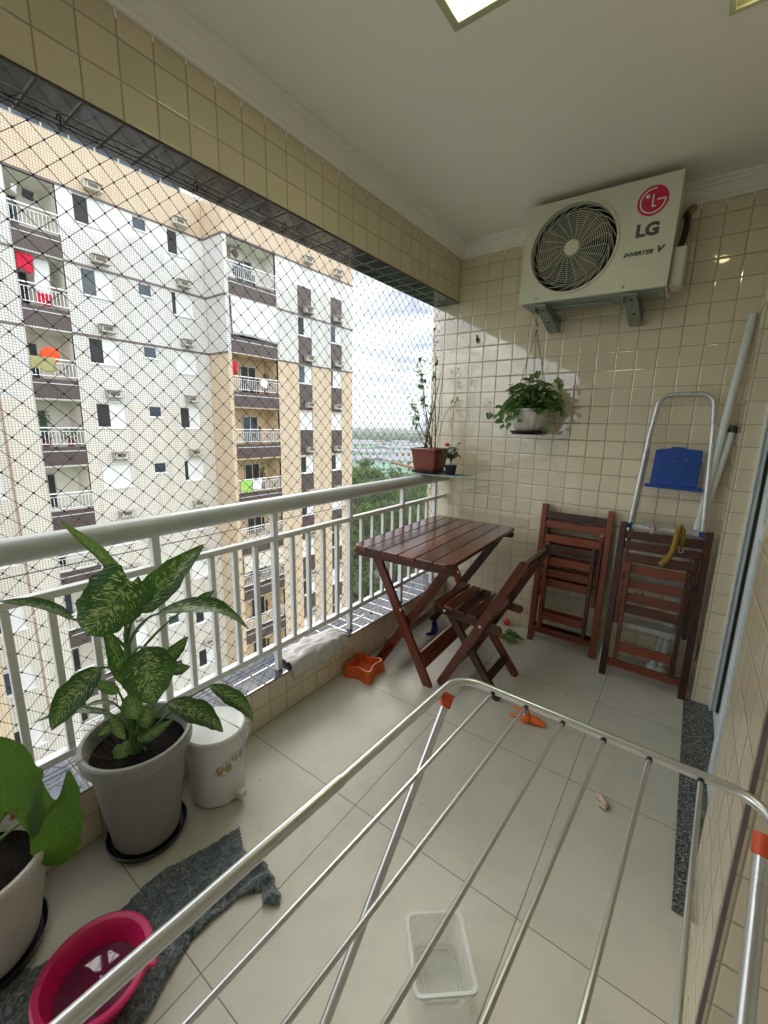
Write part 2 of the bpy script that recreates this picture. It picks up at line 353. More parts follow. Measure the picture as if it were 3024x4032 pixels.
    def build(s, name, mat, parent=None, local=False, smooth=True, bev=0, sharp=35, mats=None, solid=0):
        me = bpy.data.meshes.new(name)
        off = Vector((0, 0, 0))
        if parent is not None and not local:
            p = parent
            while p is not None: off += p.location; p = p.parent
        me.from_pydata([v - off for v in s.v], [], s.f); me.update()
        if s.uv:
            ul = me.uv_layers.new(name='UVMap')
            for l in me.loops: ul.data[l.index].uv = s.uv.get(l.vertex_index, (0, 0))
        me.materials.append(M[mat] if isinstance(mat, str) else mat)
        if smooth:
            me.polygons.foreach_set('use_smooth', [True] * len(me.polygons)); me.set_sharp_from_angle(angle=R(sharp))
        o = bpy.data.objects.new(name, me); COL.objects.link(o)
        if parent is not None: o.parent = parent
        if bev:
            b = o.modifiers.new('bevel', 'BEVEL'); b.width = bev; b.segments = 2; b.limit_method = 'ANGLE'; b.angle_limit = R(40)
        if solid:
            b = o.modifiers.new('thickness', 'SOLIDIFY'); b.thickness = solid; b.offset = 0
        return o
def thing(name, label, cat, loc=(0, 0, 0), rot=(0, 0, 0), group=None):
    o = bpy.data.objects.new(name, None); COL.objects.link(o); o.empty_display_size = .05
    o.location = loc; o.rotation_euler = rot; o['label'] = label; o['category'] = cat
    if group: o['group'] = group
    return o
def tag(o, label, cat, group=None, kind=None):
    o['label'] = label; o['category'] = cat
    if group: o['group'] = group
    if kind: o['kind'] = kind
    return o
def struct(o): o['kind'] = 'structure'; return o
def copy_tree(o, parent=None):
    c = o.copy(); COL.objects.link(c)
    if parent is not None: c.parent = parent
    for ch in o.children: copy_tree(ch, c)
    return c
def bez(a, b, c, n=10):
    a, b, c = Vector(a), Vector(b), Vector(c)
    return [a * (1 - t) ** 2 + b * 2 * t * (1 - t) + c * t * t for t in (i / n for i in range(n + 1))]
def rrect(x0, y0, x1, y1, r, k=6):
    pts = []
    for cx, cy, a0 in ((x1 - r, y0 + r, -90), (x1 - r, y1 - r, 0), (x0 + r, y1 - r, 90), (x0 + r, y0 + r, 180)):
        for i in range(k + 1):
            a = R(a0 + 90 * i / k); pts.append((cx + r * math.cos(a), cy + r * math.sin(a)))
    return pts

# ------------------------------------------------------------------ camera, world, light
Rm = [[0.80554495, 0.59224407, 0.01855525], [0.1339145, -0.15146132, -0.97934998], [-0.57720382, 0.79139524, -0.20131897]]
cam = bpy.data.cameras.new('camera'); co = bpy.data.objects.new('camera', cam); COL.objects.link(co)
mw = Matrix.Identity(4)
for r_ in range(3):
    mw[r_][0] = Rm[0][r_]; mw[r_][1] = -Rm[1][r_]; mw[r_][2] = -Rm[2][r_]; mw[r_][3] = (1.5812353, -2.88006236, 1.40575093)[r_]
co.matrix_world = mw
cam.sensor_fit = 'HORIZONTAL'; cam.sensor_width = 36; cam.lens = 1654.243 / 3024 * 36; cam.clip_start = .02; cam.clip_end = 30000
S.camera = co
SUN_EL, SUN_AZ = 38, -42     # azimuth measured from +Y towards +X
w = bpy.data.worlds.new('World'); S.world = w; w.use_nodes = True; nt = w.node_tree
bg = nt.nodes['Background']; sky = N(nt, 'ShaderNodeTexSky'); sky.sky_type = 'NISHITA'; sky.sun_disc = False
sky.sun_elevation = R(SUN_EL); sky.sun_rotation = R(SUN_AZ); sky.air_density = 1.2; sky.dust_density = 2.5; sky.altitude = 20
tc = N(nt, 'ShaderNodeTexCoord'); sp = N(nt, 'ShaderNodeSeparateXYZ'); nt.links.new(tc.outputs['Generated'], sp.inputs[0])
zz = math_(nt, 'MAXIMUM', math_(nt, 'ADD', sp.outputs[2], .12), .03)
cv = N(nt, 'ShaderNodeCombineXYZ'); nt.links.new(math_(nt, 'DIVIDE', sp.outputs[0], zz), cv.inputs[0]); nt.links.new(math_(nt, 'DIVIDE', sp.outputs[1], zz), cv.inputs[1])
cn = noise_(nt, cv.outputs[0], 1.15, 8, .58, .25)
cn2 = noise_(nt, cv.outputs[0], 2.6, 8, .6, .4)
cover = ramp(nt, cn, [(.36, (0, 0, 0)), (.50, (1, 1, 1))])
ccol = ramp(nt, cn2, [(.38, (5.0, 5.6, 6.4)), (.50, (8.8, 9.2, 9.6)), (.62, (17, 16.4, 14.8))])
skyc = mixc(nt, .55, sky.outputs[0], (9.0, 9.9, 10.8))
final = mixc(nt, cover, skyc, ccol)
dt = N(nt, 'ShaderNodeVectorMath', operation='DOT_PRODUCT'); nt.links.new(tc.outputs['Generated'], dt.inputs[0]); dt.inputs[1].default_value = Vector((-.57, .80, .10)).normalized()
bk = N(nt, 'ShaderNodeMapRange'); bk.interpolation_type = 'SMOOTHSTEP'; bk.inputs[1].default_value = .72; bk.inputs[2].default_value = .97; nt.links.new(dt.outputs['Value'], bk.inputs[0])
final = mixc(nt, bk.outputs[0], final, mixc(nt, 1.0, final, (.40, .42, .45), 'MULTIPLY'))
nt.links.new(final, bg.inputs[0]); bg.inputs[1].default_value = .11
sl = bpy.data.lights.new('sun', 'SUN'); sl.energy = .7; sl.angle = R(18); sl.color = (1, .95, .86)
so = bpy.data.objects.new('sun', sl); COL.objects.link(so)
sd = Vector((math.sin(R(SUN_AZ)) * math.cos(R(SUN_EL)), math.cos(R(SUN_AZ)) * math.cos(R(SUN_EL)), math.sin(R(SUN_EL))))
so.rotation_euler = sd.to_track_quat('Z', 'Y').to_euler(); so.location = sd * 40 + Vector((0, 0, 20))
vs = S.view_settings; vs.view_transform = 'Standard'; vs.look = 'None'; vs.gamma = 1; vs.exposure = 1.42
S.cycles.max_bounces = 7; S.cycles.diffuse_bounces = 5; S.cycles.glossy_bounces = 3; S.cycles.transparent_max_bounces = 8; S.cycles.volume_bounces = 0
S.render.resolution_x = 768; S.render.resolution_y = 1024

# ------------------------------------------------------------------ balcony shell
YN = -4.5; XR = 3.0; CZ = 2.62; WX = 1.74
struct(MB().box((-.09, YN, -.25), (XR, 0, 0)).build('floor', 'floor', smooth=False))
struct(MB().box((-.09, YN, CZ), (XR, .15, CZ + .2)).build('ceiling', 'ceiling', smooth=False))
tag(MB().box((-.1, 0, -.25), (XR, .18, CZ)).build('end_wall', 'tile_end', smooth=False), 'beige tiled end wall facing the camera behind table and chairs', 'wall')
tag(MB().box((-.09, YN, 2.2635), (.105, -.001, CZ - .001)).build('beam', 'tile_beam', smooth=False), 'tiled ceiling beam above the balcony opening with dark underside', 'beam')
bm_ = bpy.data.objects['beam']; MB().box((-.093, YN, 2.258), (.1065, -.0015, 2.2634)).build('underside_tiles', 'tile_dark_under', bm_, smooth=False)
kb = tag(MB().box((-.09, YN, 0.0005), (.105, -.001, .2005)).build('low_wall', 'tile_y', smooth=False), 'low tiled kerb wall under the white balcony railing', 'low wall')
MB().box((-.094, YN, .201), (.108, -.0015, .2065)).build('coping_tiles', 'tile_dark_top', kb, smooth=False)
rw = thing('door_wall', 'beige tiled wall pierced by the sliding door at right edge', 'wall', (WX, 0, 0))
MB().box((WX, -.30, 0), (WX + .26, -.001, CZ)).build('far_pier', 'tile_y', rw, smooth=False)
MB().box((WX + .002, -.3035, 0), (WX + .1, -.3002, 2.12)).build('reveal_tiles', 'tile_end', rw, smooth=False)
MB().box((WX, -1.99, 0), (WX + .26, -1.555, CZ)).build('near_pier', 'tile_y', rw, smooth=False)
MB().box((WX, -1.5548, 2.12), (WX + .26, -.3036, CZ)).build('lintel', 'tile_y', rw, smooth=False)
tag(MB().box((WX + .001, -1.9945, 0), (XR, -1.9902, CZ - .001)).build('side_wall', 'tile_end', smooth=False), 'darker tiled wall face at the bottom right corner beside the drying rack', 'wall')
MB().box((WX - .003, -1.9965, .001), (WX + .004, -1.986, CZ - .09)).build('corner_joint', 'trim_brown', bpy.data.objects['side_wall'], smooth=False)
MB().box((WX + .26, -1.99, 0), (XR, -1.9, CZ)).build('wall_core', 'room', bpy.data.objects['side_wall'], smooth=False)
tag(MB().box((XR, YN, 0), (XR + .15, 0, CZ)).build('room_side_wall', 'room', smooth=False), 'plain plaster wall outside the frame to the right of camera', 'wall')
tag(MB().box((-.09, YN - .15, 0), (XR, YN, CZ)).build('back_wall', 'room', smooth=False), 'plain plaster wall outside the frame behind camera', 'wall')
# crown moulding: profile in (distance from wall, z)
prof = [(0, 2.535), (.012, 2.535), (.014, 2.55), (.022, 2.553), (.028, 2.57), (.044, 2.59), (.052, 2.592), (.055, 2.605), (.068, 2.608), (.07, CZ - .0005), (0, CZ - .0005)]
cm = MB(); x0 = .106; n = len(prof)
path = [(x0, YN, 1, 0), (x0, -.001, 1, -1), (WX - .001, -.001, -1, -1), (WX - .001, -1.996, -1, -1), (XR - .001, -1.996, -1, -1)]
vsl = []
for (px, py, dx, dy) in path: vsl += [(px + dx * d, py + dy * d, z) for d, z in prof]
fs = [(i * n + k, i * n + (k + 1) % n, (i + 1) * n + (k + 1) % n, (i + 1) * n + k) for i in range(len(path) - 1) for k in range(n)]
cm.add(vsl, fs); cmo = cm.build('crown_moulding', 'crown', smooth=False); tag(cmo, 'white plaster crown moulding between tiled walls and ceiling', 'moulding')
# white plaster smears running down the grout from the moulding
sm = MB()
for i in range(2, 17):
    x = i * TP; l = rnd.uniform(.012, .03); sm.poly([(x - .004, -.0015, 2.537), (x + .004, -.0015, 2.537), (x + .0015, -.0015, 2.535 - l), (x - .0015, -.0015, 2.535 - l)], .001, (0, -1, 0))
for i in range(34):
    y = -.02 - i * TP; l = rnd.uniform(.012, .03); sm.poly([(.1065, y - .004, 2.537), (.1065, y + .004, 2.537), (.1065, y + .0015, 2.535 - l), (.1065, y - .0015, 2.535 - l)], .001, (1, 0, 0))
sm.build('plaster_drips', 'crown', cmo, smooth=False)
tag(MB().box((1.708, -1.556, .0005), (1.86, -.304, .012)).build('door_threshold', 'granite', smooth=False, bev=.002), 'speckled grey granite sill under the sliding door', 'threshold')

# ------------------------------------------------------------------ sliding door
dr = thing('sliding_door', 'pale aluminium sliding door standing on the granite sill', 'sliding door', (1.86, -.93, .012))
MB().box((1.822, -.345, .0125), (1.93, -.3045, 2.11)).build('frame', 'alu_blue', dr, smooth=False, bev=.003)
fr = MB(); fr.box((1.815, -.352, .0125), (1.822, -.3045, 2.11)); fr.box((1.93, -1.553, 2.06), (1.84, -.352, 2.11)); fr.box((1.832, -1.553, .0125), (1.93, -.352, .022)); fr.build('track', 'alu_blue', dr, smooth=False)
def leaf(y0, y1, xa, xb, st):
    p = MB(); p.box((xa, y1 - st, .024), (xb, y1, 2.055)); p.box((xa, y0, .024), (xb, y0 + st, 2.055))
    p.box((xa + .001, y0 + st, .024), (xb - .001, y1 - st, .10)); p.box((xa + .001, y0 + st, 2.0), (xb - .001, y1 - st, 2.055)); p.box((xa + .001, y0 + st, 1.05), (xb - .001, y1 - st, 1.10))
    o = p.build('sash', 'alu_blue', dr, smooth=False, bev=.002)
    MB().box((xa + .012, y0 + st - .002, .10), (xb - .012, y1 - st + .002, 2.0)).build('pane', 'glass_dark', o, smooth=False)
    return o
leaf(-1.0, -.36, 1.852, 1.88, .05)
o = leaf(-1.553, -.90, 1.797, 1.828, .09)
MB().box((1.838, -.385, .03), (1.850, -.362, 2.05)).build('seal', 'gasket', dr, smooth=False)

# ------------------------------------------------------------------ railing
rl = thing('balcony_railing', 'white metal balcony railing with thick round handrail along the opening', 'railing', (.05, -2, .2065))
MB().tube([(.05, YN + .01, 1.036), (.05, -.001, 1.036)], .0385, 28).build('handrail', 'rail', rl)
ys = []; k = 0
while -.145 - .1075 * k > YN: ys.append((k, -.145 - .1075 * k)); k += 1
MB().box((.036, YN + .01, .872), (.068, -.002, .896)).build('upper_rail', 'white_paint', rl, smooth=False, bev=.002)
MB().box((.036, YN + .01, .322), (.068, -.002, .348)).build('lower_rail', 'white_paint', rl, smooth=False, bev=.002)
for k, y in ys:
    wdt = .0135 if k % 5 == 4 or k == 0 else .0105
    if k % 5 == 4 or k == 0:
        MB().box((.038, y - wdt, .2075), (.066, y + wdt, 1.01)).build('post', 'white_paint', rl, smooth=False, bev=.002)
    else:
        MB().box((.042, y - wdt, .347), (.063, y + wdt, .869)).build('baluster', 'white_paint', rl, smooth=False, bev=.002)

# ------------------------------------------------------------------ safety net
nb = MB(); dy, dz = .0358, .0335; ny, nz = 118, 61
def npos(i, j):
    y = -.012 - i * dy; z = .212 + j * dz
    s = .012 * math.sin(y * 1.9 + z) * min(1, (2.25 - z) * 3)
    q = noise.noise(Vector((y * 3, z * 3, 1))) * .010; q2 = noise.noise(Vector((y * 3, z * 3, 7))) * .010
    if j == nz: return Vector((-.05, y + q, 2.2565))
    return Vector((-.05 + .008 * noise.noise(Vector((y * 2, z * 2, 4))), y + q + s * .4, z + q2))
def strand(a, b, r):
    d = (b - a).normalized(); u = d.orthogonal().normalized(); v = d.cross(u); o = len(nb.v)
    for c in (a, b):
        for k in range(4):
            an = math.pi / 2 * k; nb.v.append(c + u * math.cos(an) * r + v * math.sin(an) * r)
    for k in range(4): nb.f.append((o + k, o + (k + 1) % 4, o + 4 + (k + 1) % 4, o + 4 + k))
for i in range(ny + 1):
    for j in range(nz + 1):
        if (i + j) % 2: continue
        p = npos(i, j)
        if j < nz:
            if i < ny: strand(p, npos(i + 1, j + 1), .0011)
            if i > 0: strand(p, npos(i - 1, j + 1), .0011)
            if j > 0: nb.ball(p, .0036, (1, 1, 1.1), 5, 4)
for z in (2.252, .214, .93): nb.tube([(-.05, YN + .2, z), (-.05, -.3, z + (.004 if z < 1 else 0)), (-.05, -.004, z)], .0017, 5)
net = nb.build('safety_net', 'net', smooth=False); tag(net, 'black diamond mesh safety net stretched across the balcony opening', 'safety net')
for i in range(10):
    hk = MB(); y = -.2 - i * .42
    hk.tube([(-.03, y, 2.258), (-.03, y, 2.246), (-.04, y, 2.240), (-.052, y, 2.244), (-.054, y, 2.252)], .0022, 6); hk.build('hook', 'black', net)

# ------------------------------------------------------------------ ceiling lamps
lp = thing('ceiling_light', 'lit square recessed ceiling lamp near the top centre edge', 'ceiling light', (.94, -1.62, CZ))
def ringbox(x0, y0, x1, y1, w_, z0, z1):
    m = MB(); m.box((x0, y0, z0), (x1, y0 + w_, z1)); m.box((x0, y1 - w_, z0), (x1, y1, z1)); m.box((x0, y0 + w_, z0), (x0 + w_, y1 - w_, z1)); m.box((x1 - w_, y0 + w_, z0), (x1, y1 - w_, z1)); return m
ringbox(.802, -1.758, 1.078, -1.484, .026, CZ - .010, CZ - .0005).build('frame', 'lamp_frame', lp, smooth=False, bev=.003)
MB().box((.829, -1.731, CZ - .006), (1.051, -1.511, CZ - .002)).build('diffuser', 'led', lp, smooth=False)
lp = thing('ceiling_light', 'small round bulb in a square fitting at top right corner', 'ceiling light', (1.56, -1.135, CZ))
ringbox(1.490, -1.205, 1.63, -1.068, .016, CZ - .010, CZ - .0005).build('frame', 'lamp_frame', lp, smooth=False, bev=.002)
MB().box((1.507, -1.188, CZ - .004), (1.613, -1.085, CZ - .001)).build('reflector', 'lamp_frame', lp, smooth=False)
MB().ball((1.555, -1.145, CZ - .012), .036, (1, 1, .5), 20, 10).build('bulb', 'bulb', lp)

# ------------------------------------------------------------------ air conditioner
ac = thing('air_conditioner', 'white outdoor air conditioner with round fan grille high on the end wall', 'air conditioner', (1.0165, -.34, 2.333), (0, R(1.2), 0))
HW, HH, HD = .355, .243, .235
def aloc(x, z, y=0): return (x - 1.0165, y, z - 2.333)
fc = (-.1, .004); fr_ = .212
body = MB(); body.box((-HW, .022, -HH), (HW, HD, -HH + .012)); body.box((-HW, .022, HH - .01), (HW, HD, HH)); body.box((-HW, .022, -HH + .012), (-HW + .01, HD, HH - .01)); body.box((HW - .01, .022, -HH + .012), (HW, HD, HH - .01)); body.box((-HW + .01, HD - .01, -HH + .012), (HW - .01, HD, HH - .01)); body.box((.135, .03, -HH + .012), (.145, HD - .01, HH - .01))
body.build('body', 'ac', ac, local=True, smooth=False, bev=.003)
# front panel with a round hole
K = 64; fp = MB(); sq = []
def sqp(a):
    c, s_ = math.cos(a), math.sin(a)
    t = min((HW + fc[0] if c < 0 else .245 - 0) / abs(c) if abs(c) > 1e-6 else 9, ((HH + fc[1]) if s_ < 0 else (HH - fc[1])) / abs(s_) if abs(s_) > 1e-6 else 9)
    return (fc[0] + c * t, fc[1] + s_ * t)
for yy in (0, .022):
    for k in range(K): a = 2 * math.pi * k / K; x, z = sqp(a); fp.v.append(Vector((x, yy, z)))
    for k in range(K): a = 2 * math.pi * k / K; fp.v.append(Vector((fc[0] + math.cos(a) * fr_, yy, fc[1] + math.sin(a) * fr_)))
for k in range(K):
    j = (k + 1) % K; fp.f += [(k, j, K + j, K + k), (K + k, K + j, 3 * K + j, 3 * K + k)]
panel = fp.build('front_panel', 'ac', ac, local=True, sharp=30)
cor = MB()   # fill the corners the radial grid cuts off + right side slab + rounded rim
cor.box((-HW, .0006, -HH), (-HW + .004, .022, HH)); cor.box((.1445, 0, -HH), (HW, .022, HH)); cor.box((-HW + .004, .0006, HH - .004), (.1445, .022, HH)); cor.box((-HW + .004, .0006, -HH), (.1445, .022, -HH + .004))
cor.build('right_panel', 'ac', panel, local=True, smooth=False, bev=.0015)
cc = MB()
for sx, sz in ((-1, -1), (-1, 1), (1, -1), (1, 1)):
    X = -HW + .003 if sx < 0 else .1447; Z = sz * (HH - .003)
    cc.poly([(X, .0008, Z), (X - sx * .10, .0008, Z), (X, .0008, Z - sz * .10)], .003, (0, 1, 0))
cc.build('corner_plate', 'ac', panel, local=True, smooth=False)
rim = MB(); o_ = [(fr_ + .010, -.001), (fr_ + .009, -.006), (fr_ + .004, -.0075), (fr_ - .001, -.006), (fr_ - .004, .010), (fr_ - .006, .03)]
for i in range(len(o_)):
    for k in range(K): a = 2 * math.pi * k / K; rim.v.append(Vector((fc[0] + math.cos(a) * o_[i][0], o_[i][1], fc[1] + math.sin(a) * o_[i][0])))
for i in range(len(o_) - 1):
    for k in range(K): rim.f.append((i * K + k, i * K + (k + 1) % K, (i + 1) * K + (k + 1) % K, (i + 1) * K + k))
rim.build('grille_ring', 'ac', ac, local=True)
cav = MB(); 
for r2, y2 in ((fr_ - .006, .03), (fr_ - .004, .10), (0.001, .10)):
    for k in range(K): a = 2 * math.pi * k / K; cav.v.append(Vector((fc[0] + math.cos(a) * r2, y2, fc[1] + math.sin(a) * r2)))
for i in range(2):
    for k in range(K): cav.f.append((i * K + k, i * K + (k + 1) % K, (i + 1) * K + (k + 1) % K, (i + 1) * K + k))
cav.build('fan_cavity', 'ac_dark', ac, local=True)
fan = MB()
for b in range(3):
    a0 = R(100 + b * 120); o = len(fan.v)
    for i in range(7):
        r = .045 + i / 6 * .145
        for j in range(8):
            sp_ = R(78) * (.75 + .25 * i / 6); a = a0 - (j / 7) * sp_ - R(16) * (i / 6)
            fan.v.append(Vector((fc[0] + math.cos(a) * r, .04 + .045 * j / 7, fc[1] + math.sin(a) * r)))
    for i in range(6):
        for j in range(7): fan.f.append((o + i * 8 + j, o + i * 8 + j + 1, o + (i + 1) * 8 + j + 1, o + (i + 1) * 8 + j))
fan.build('fan_blades', 'ac_fin', ac, local=True, solid=.002)
g = MB()
for i in range(15):
    r = .046 + i * .0098; yb = .004 + (.012 if i > 12 else 0) - .010 * math.cos(min(1, r / .2) * 1.5)
    g.tube([(fc[0] + math.cos(a) * r, yb, fc[1] + math.sin(a) * r) for a in (2 * math.pi * k / 48 for k in range(48))], .0016, 5, closed=True)
for s_ in range(20):
    pts = []
    a0 = 2 * math.pi * s_ / 20
    for i in range(12):
        t = i / 11; r = .04 + t * .166; a = a0 + .25 * math.sin(t * 2.2) + (max(0, t - .8) * -2.2)
        pts.append((fc[0] + math.cos(a) * r, .006 - .010 * math.cos(min(1, r / .2) * 1.5) + (.01 if i == 11 else 0), fc[1] + math.sin(a) * r))
    g.tube(pts, .0016, 5)
gr = g.build('fan_grille', 'ac_guard', ac, local=True)
hub = MB()
for r, y in ((.001, -.012), (.030, -.0115), (.037, -.009), (.040, -.002), (.040, .006)):
    for k in range(32): a = 2 * math.pi * k / 32; hub.v.append(Vector((fc[0] + math.cos(a) * r, y, fc[1] + math.sin(a) * r)))
for i in range(4):
    for k in range(32): hub.f.append((i * 32 + k, i * 32 + (k + 1) % 32, (i + 1) * 32 + (k + 1) % 32, (i + 1) * 32 + k))
hub.build('hub_cap', 'ac', ac, local=True)
def arc(c, r0, r1, a0, a1, y, t, n=28):
    m = MB(); 
    vs = []
    for k in range(n + 1):
        a = R(a0 + (a1 - a0) * k / n); vs.append((c[0] + math.cos(a) * r0, y, c[1] + math.sin(a) * r0)); vs.append((c[0] + math.cos(a) * r1, y, c[1] + math.sin(a) * r1))
    o = len(m.v); m.add(vs, [(2 * k, 2 * k + 1, 2 * k + 3, 2 * k + 2) for k in range(n)]); return m
lc = (.244, .140); lr = .064
lg = MB(); lg.disc((lc[0], -.0008, lc[1]), lr, 64, 'y'); lo = lg.build('round_logo', 'red', ac, local=True, smooth=False)
wm = arc(lc, lr * .76, lr * .84, 78, 362, -.0013, 0)
def wr(x0, z0, x1, z1): wm.add([(lc[0] + x0 * lr, -.0013, lc[1] + z0 * lr), (lc[0] + x1 * lr, -.0013, lc[1] + z0 * lr), (lc[0] + x1 * lr, -.0013, lc[1] + z1 * lr), (lc[0] + x0 * lr, -.0013, lc[1] + z1 * lr)], [(0, 1, 2, 3)])
wr(.27, -.02, .84, .07); wr(-.04, -.42, .05, .42); wr(.05, -.42, .24, -.33)
wm.disc((lc[0] - .36 * lr, -.0013, lc[1] + .33 * lr), lr * .135, 24, 'y')
wm.build('emblem', 'white_print', lo, local=True, smooth=False)
def text(s_, size, mat, parent, loc, rot=(R(90), 0, 0), off=0, shear=0, sx=1, ext=0, name='lettering'):
    c = bpy.data.curves.new('t', 'FONT'); c.body = s_; c.size = size; c.offset = off; c.shear = shear; c.extrude = ext; c.resolution_u = 4
    o = bpy.data.objects.new('t', c); COL.objects.link(o); bpy.context.view_layer.update()
    me = bpy.data.meshes.new_from_object(o.evaluated_get(bpy.context.evaluated_depsgraph_get())); bpy.data.objects.remove(o)
    me.materials.clear(); me.materials.append(M[mat]); t = bpy.data.objects.new(name, me); COL.objects.link(t); t.parent = parent
    t.location = loc; t.rotation_euler = rot; t.scale = (sx, 1, 1); return t
text('LG', .074, 'grey_print', ac, (.190, -.0012, -.006), off=.0038, sx=1.08)
text('INVERTER', .0240, 'grey_print', ac, (.150, -.0012, -.088), off=.0013, shear=.35, sx=1.17)
text('V', .038, 'grey_print', ac, (.288, -.0012, -.088), off=.0026, shear=.3, sx=1.1)
gv = MB(); gv.box((.155, -.0012, -.062), (.305, .001, -.059)); gv.box((.155, -.0022, -.133), (.335, .001, -.127)); gv.box((.1395, -.0006, -.19), (.142, .001, -.03)); gv.build('pressed_rib', 'ac', panel, local=True, smooth=False, bev=.0008)
for x in (-.26, .17): 
    m = MB(); m.disc((x, -.0012, -HH + .02), .006, 14, 'y'); m.ball((x, -.001, -HH + .02), .0045, (1, .5, 1), 10, 6); m.build('screw', 'galv', ac, local=True)
up = MB(); up.box((-HW + .012, .026, -HH - .006), (HW - .012, HD - .004, -HH)); up.box((-.24, .10, -HH - .014), (.10, .15, -HH - .006)); up.box((-HW + .03, .18, -HH - .012), (HW - .05, .20, -HH - .006)); up.build('base_pan', 'galv', ac, local=True, smooth=False, bev=.004)
sc = MB(); sc.poly([(0, 0, -.235), (0, .13, -.235), (0, .155, -.16), (0, .16, -.075), (0, 0, -.06)], .055, (1, 0, 0)); sc.v = [v + Vector((HW, .045, 0)) for v in sc.v]; sc.build('valve_cover', 'ac', ac, local=True, smooth=False, bev=.012)
pb = MB(); pb.tube(bez((HW + .01, .12, -.07), (HW + .045, .13, .03), (HW + .02, .18, .12)), .014, 10); pb.tube(bez((HW + .012, .15, -.07), (HW + .03, .17, .05), (HW + .03, .20, .13)), .012, 10); pb.build('insulated_pipe', 'black', ac, local=True)
pb = MB(); pb.tube(bez((HW + .02, .19, .11), (HW + .03, .21, .15), (HW + .035, .26, .17)), .019, 10); pb.build('pipe_wrap', 'cord', ac, local=True)
for x, lbl in ((.775, 'metal wall bracket under the left half of the air conditioner'), (1.215, 'metal wall bracket under the right half of the air conditioner')):
    br = MB(); zt = 2.083 - (x - .7) * .02
    br.box((x - .028, -.335, zt - .006), (x + .028, -.002, zt)); br.box((x - .031, -.335, zt - .03), (x - .028, -.002, zt)); br.box((x + .028, -.335, zt - .03), (x + .031, -.002, zt))
    br.bar((x, -.325, zt - .035), (x, -.006, zt - .175), .040, .050, (1, 0, 0)) if False else None
    br.poly([(x - .030, -.33, zt - .006), (x - .030, -.05, zt - .085), (x - .030, -.012, zt - .085), (x - .030, -.28, zt - .006)], .004, (1, 0, 0))
    br.poly([(x + .026, -.33, zt - .006), (x + .026, -.05, zt - .085), (x + .026, -.012, zt - .085), (x + .026, -.28, zt - .006)], .004, (1, 0, 0))
    br.add([(x - .03, -.331, zt - .006), (x + .03, -.331, zt - .006), (x + .03, -.05, zt - .087), (x - .03, -.05, zt - .087)], [(0, 1, 2, 3)])
    br.box((x - .03, -.05, zt - .090), (x + .03, -.002, zt - .086)); br.box((x - .03, -.006, zt - .09), (x + .03, -.002, zt))
    o = br.build('wall_bracket', 'galv', smooth=False, bev=.001); tag(o, lbl, 'bracket', 'brackets carrying the air conditioner')
    h = MB()
    for t in (.16, .62): 
        y = -.331 + t * .28; z = zt - .006 - t * .08; h.ball((x + .004, y - .001, z - .001), .007, (1, .35, .8), 10, 6)
    h.build('slot', 'black', o)

# wall hook
hk = MB(); hk.bar((.256, -.012, 2.035), (.256, -.012, 1.985), .008, .003); hk.tube(bez((.258, -.004, 2.005), (.262, -.035, 1.985), (.270, -.012, 1.978)), .004, 8); hk.ball((.262, -.012, 2.002), .012, (1, .8, 1))
tag(hk.build('wall_hook', 'stem_brown'), 'small dark hook screwed into the tiled wall below the beam', 'hook')

# ------------------------------------------------------------------ leaves
def leafmesh(mb, base, tip, width, up=(0, 0, 1), droop=.15, fold=.25, shape='lance', nu=12, nv=8, curl=0, twist=0, lobe=.22):
    base, tip = Vector(base), Vector(tip); ax = tip - base; L = ax.length; d = ax.normalized(); up = Vector(up)
    up = (up - d * up.dot(d)).normalized(); sd = d.cross(up); o = len(mb.v)
    for i in range(nu + 1):
        t = i / nu
        if shape == 'lance': w = math.sin(math.pi * min(1, t ** .72)) ** .8 * (1 - .1 * t) if 0 < t < 1 else 0
        else: w = (math.sqrt(max(0, 1 - ((t - .33) / .67) ** 2)) if t > .33 else 1 - .12 * (1 - t / .33) ** 2) * (1 - .1 * t)
        back = 0
        c = base + d * (L * t) + up * (math.sin(math.pi * t) * droop * L); wv = 1 + (.05 * math.sin(t * 17 + L * 90) + .035 * math.sin(t * 31 + width * 300)) * (nu > 14)
        tw = twist * t
        for j in range(nv + 1):
            s_ = (j / nv - .5) * 2; ww = s_ * w * width / 2 * (wv if s_ > 0 else 2 - wv)
            lift = abs(s_) ** 1.4 * fold * w * width / 2 + curl * math.sin(t * 9 + s_ * 2) * .02 * width
            if shape == 'heart': back = -max(0, 1 - t / .33) * (1 - abs(abs(s_) - .55) / .55) * lobe * L * (1 if abs(s_) > .05 else 0) * (abs(s_) ** .5)
            dirn = sd * math.cos(tw) + up * math.sin(tw); upn = up * math.cos(tw) - sd * math.sin(tw)
            mb.v.append(c + dirn * ww + upn * lift + d * back); mb.uv[len(mb.v) - 1] = (t, j / nv)
    for i in range(nu):
        for j in range(nv): a = o + i * (nv + 1) + j; mb.f.append((a, a + 1, a + nv + 2, a + nv + 1))
    return mb

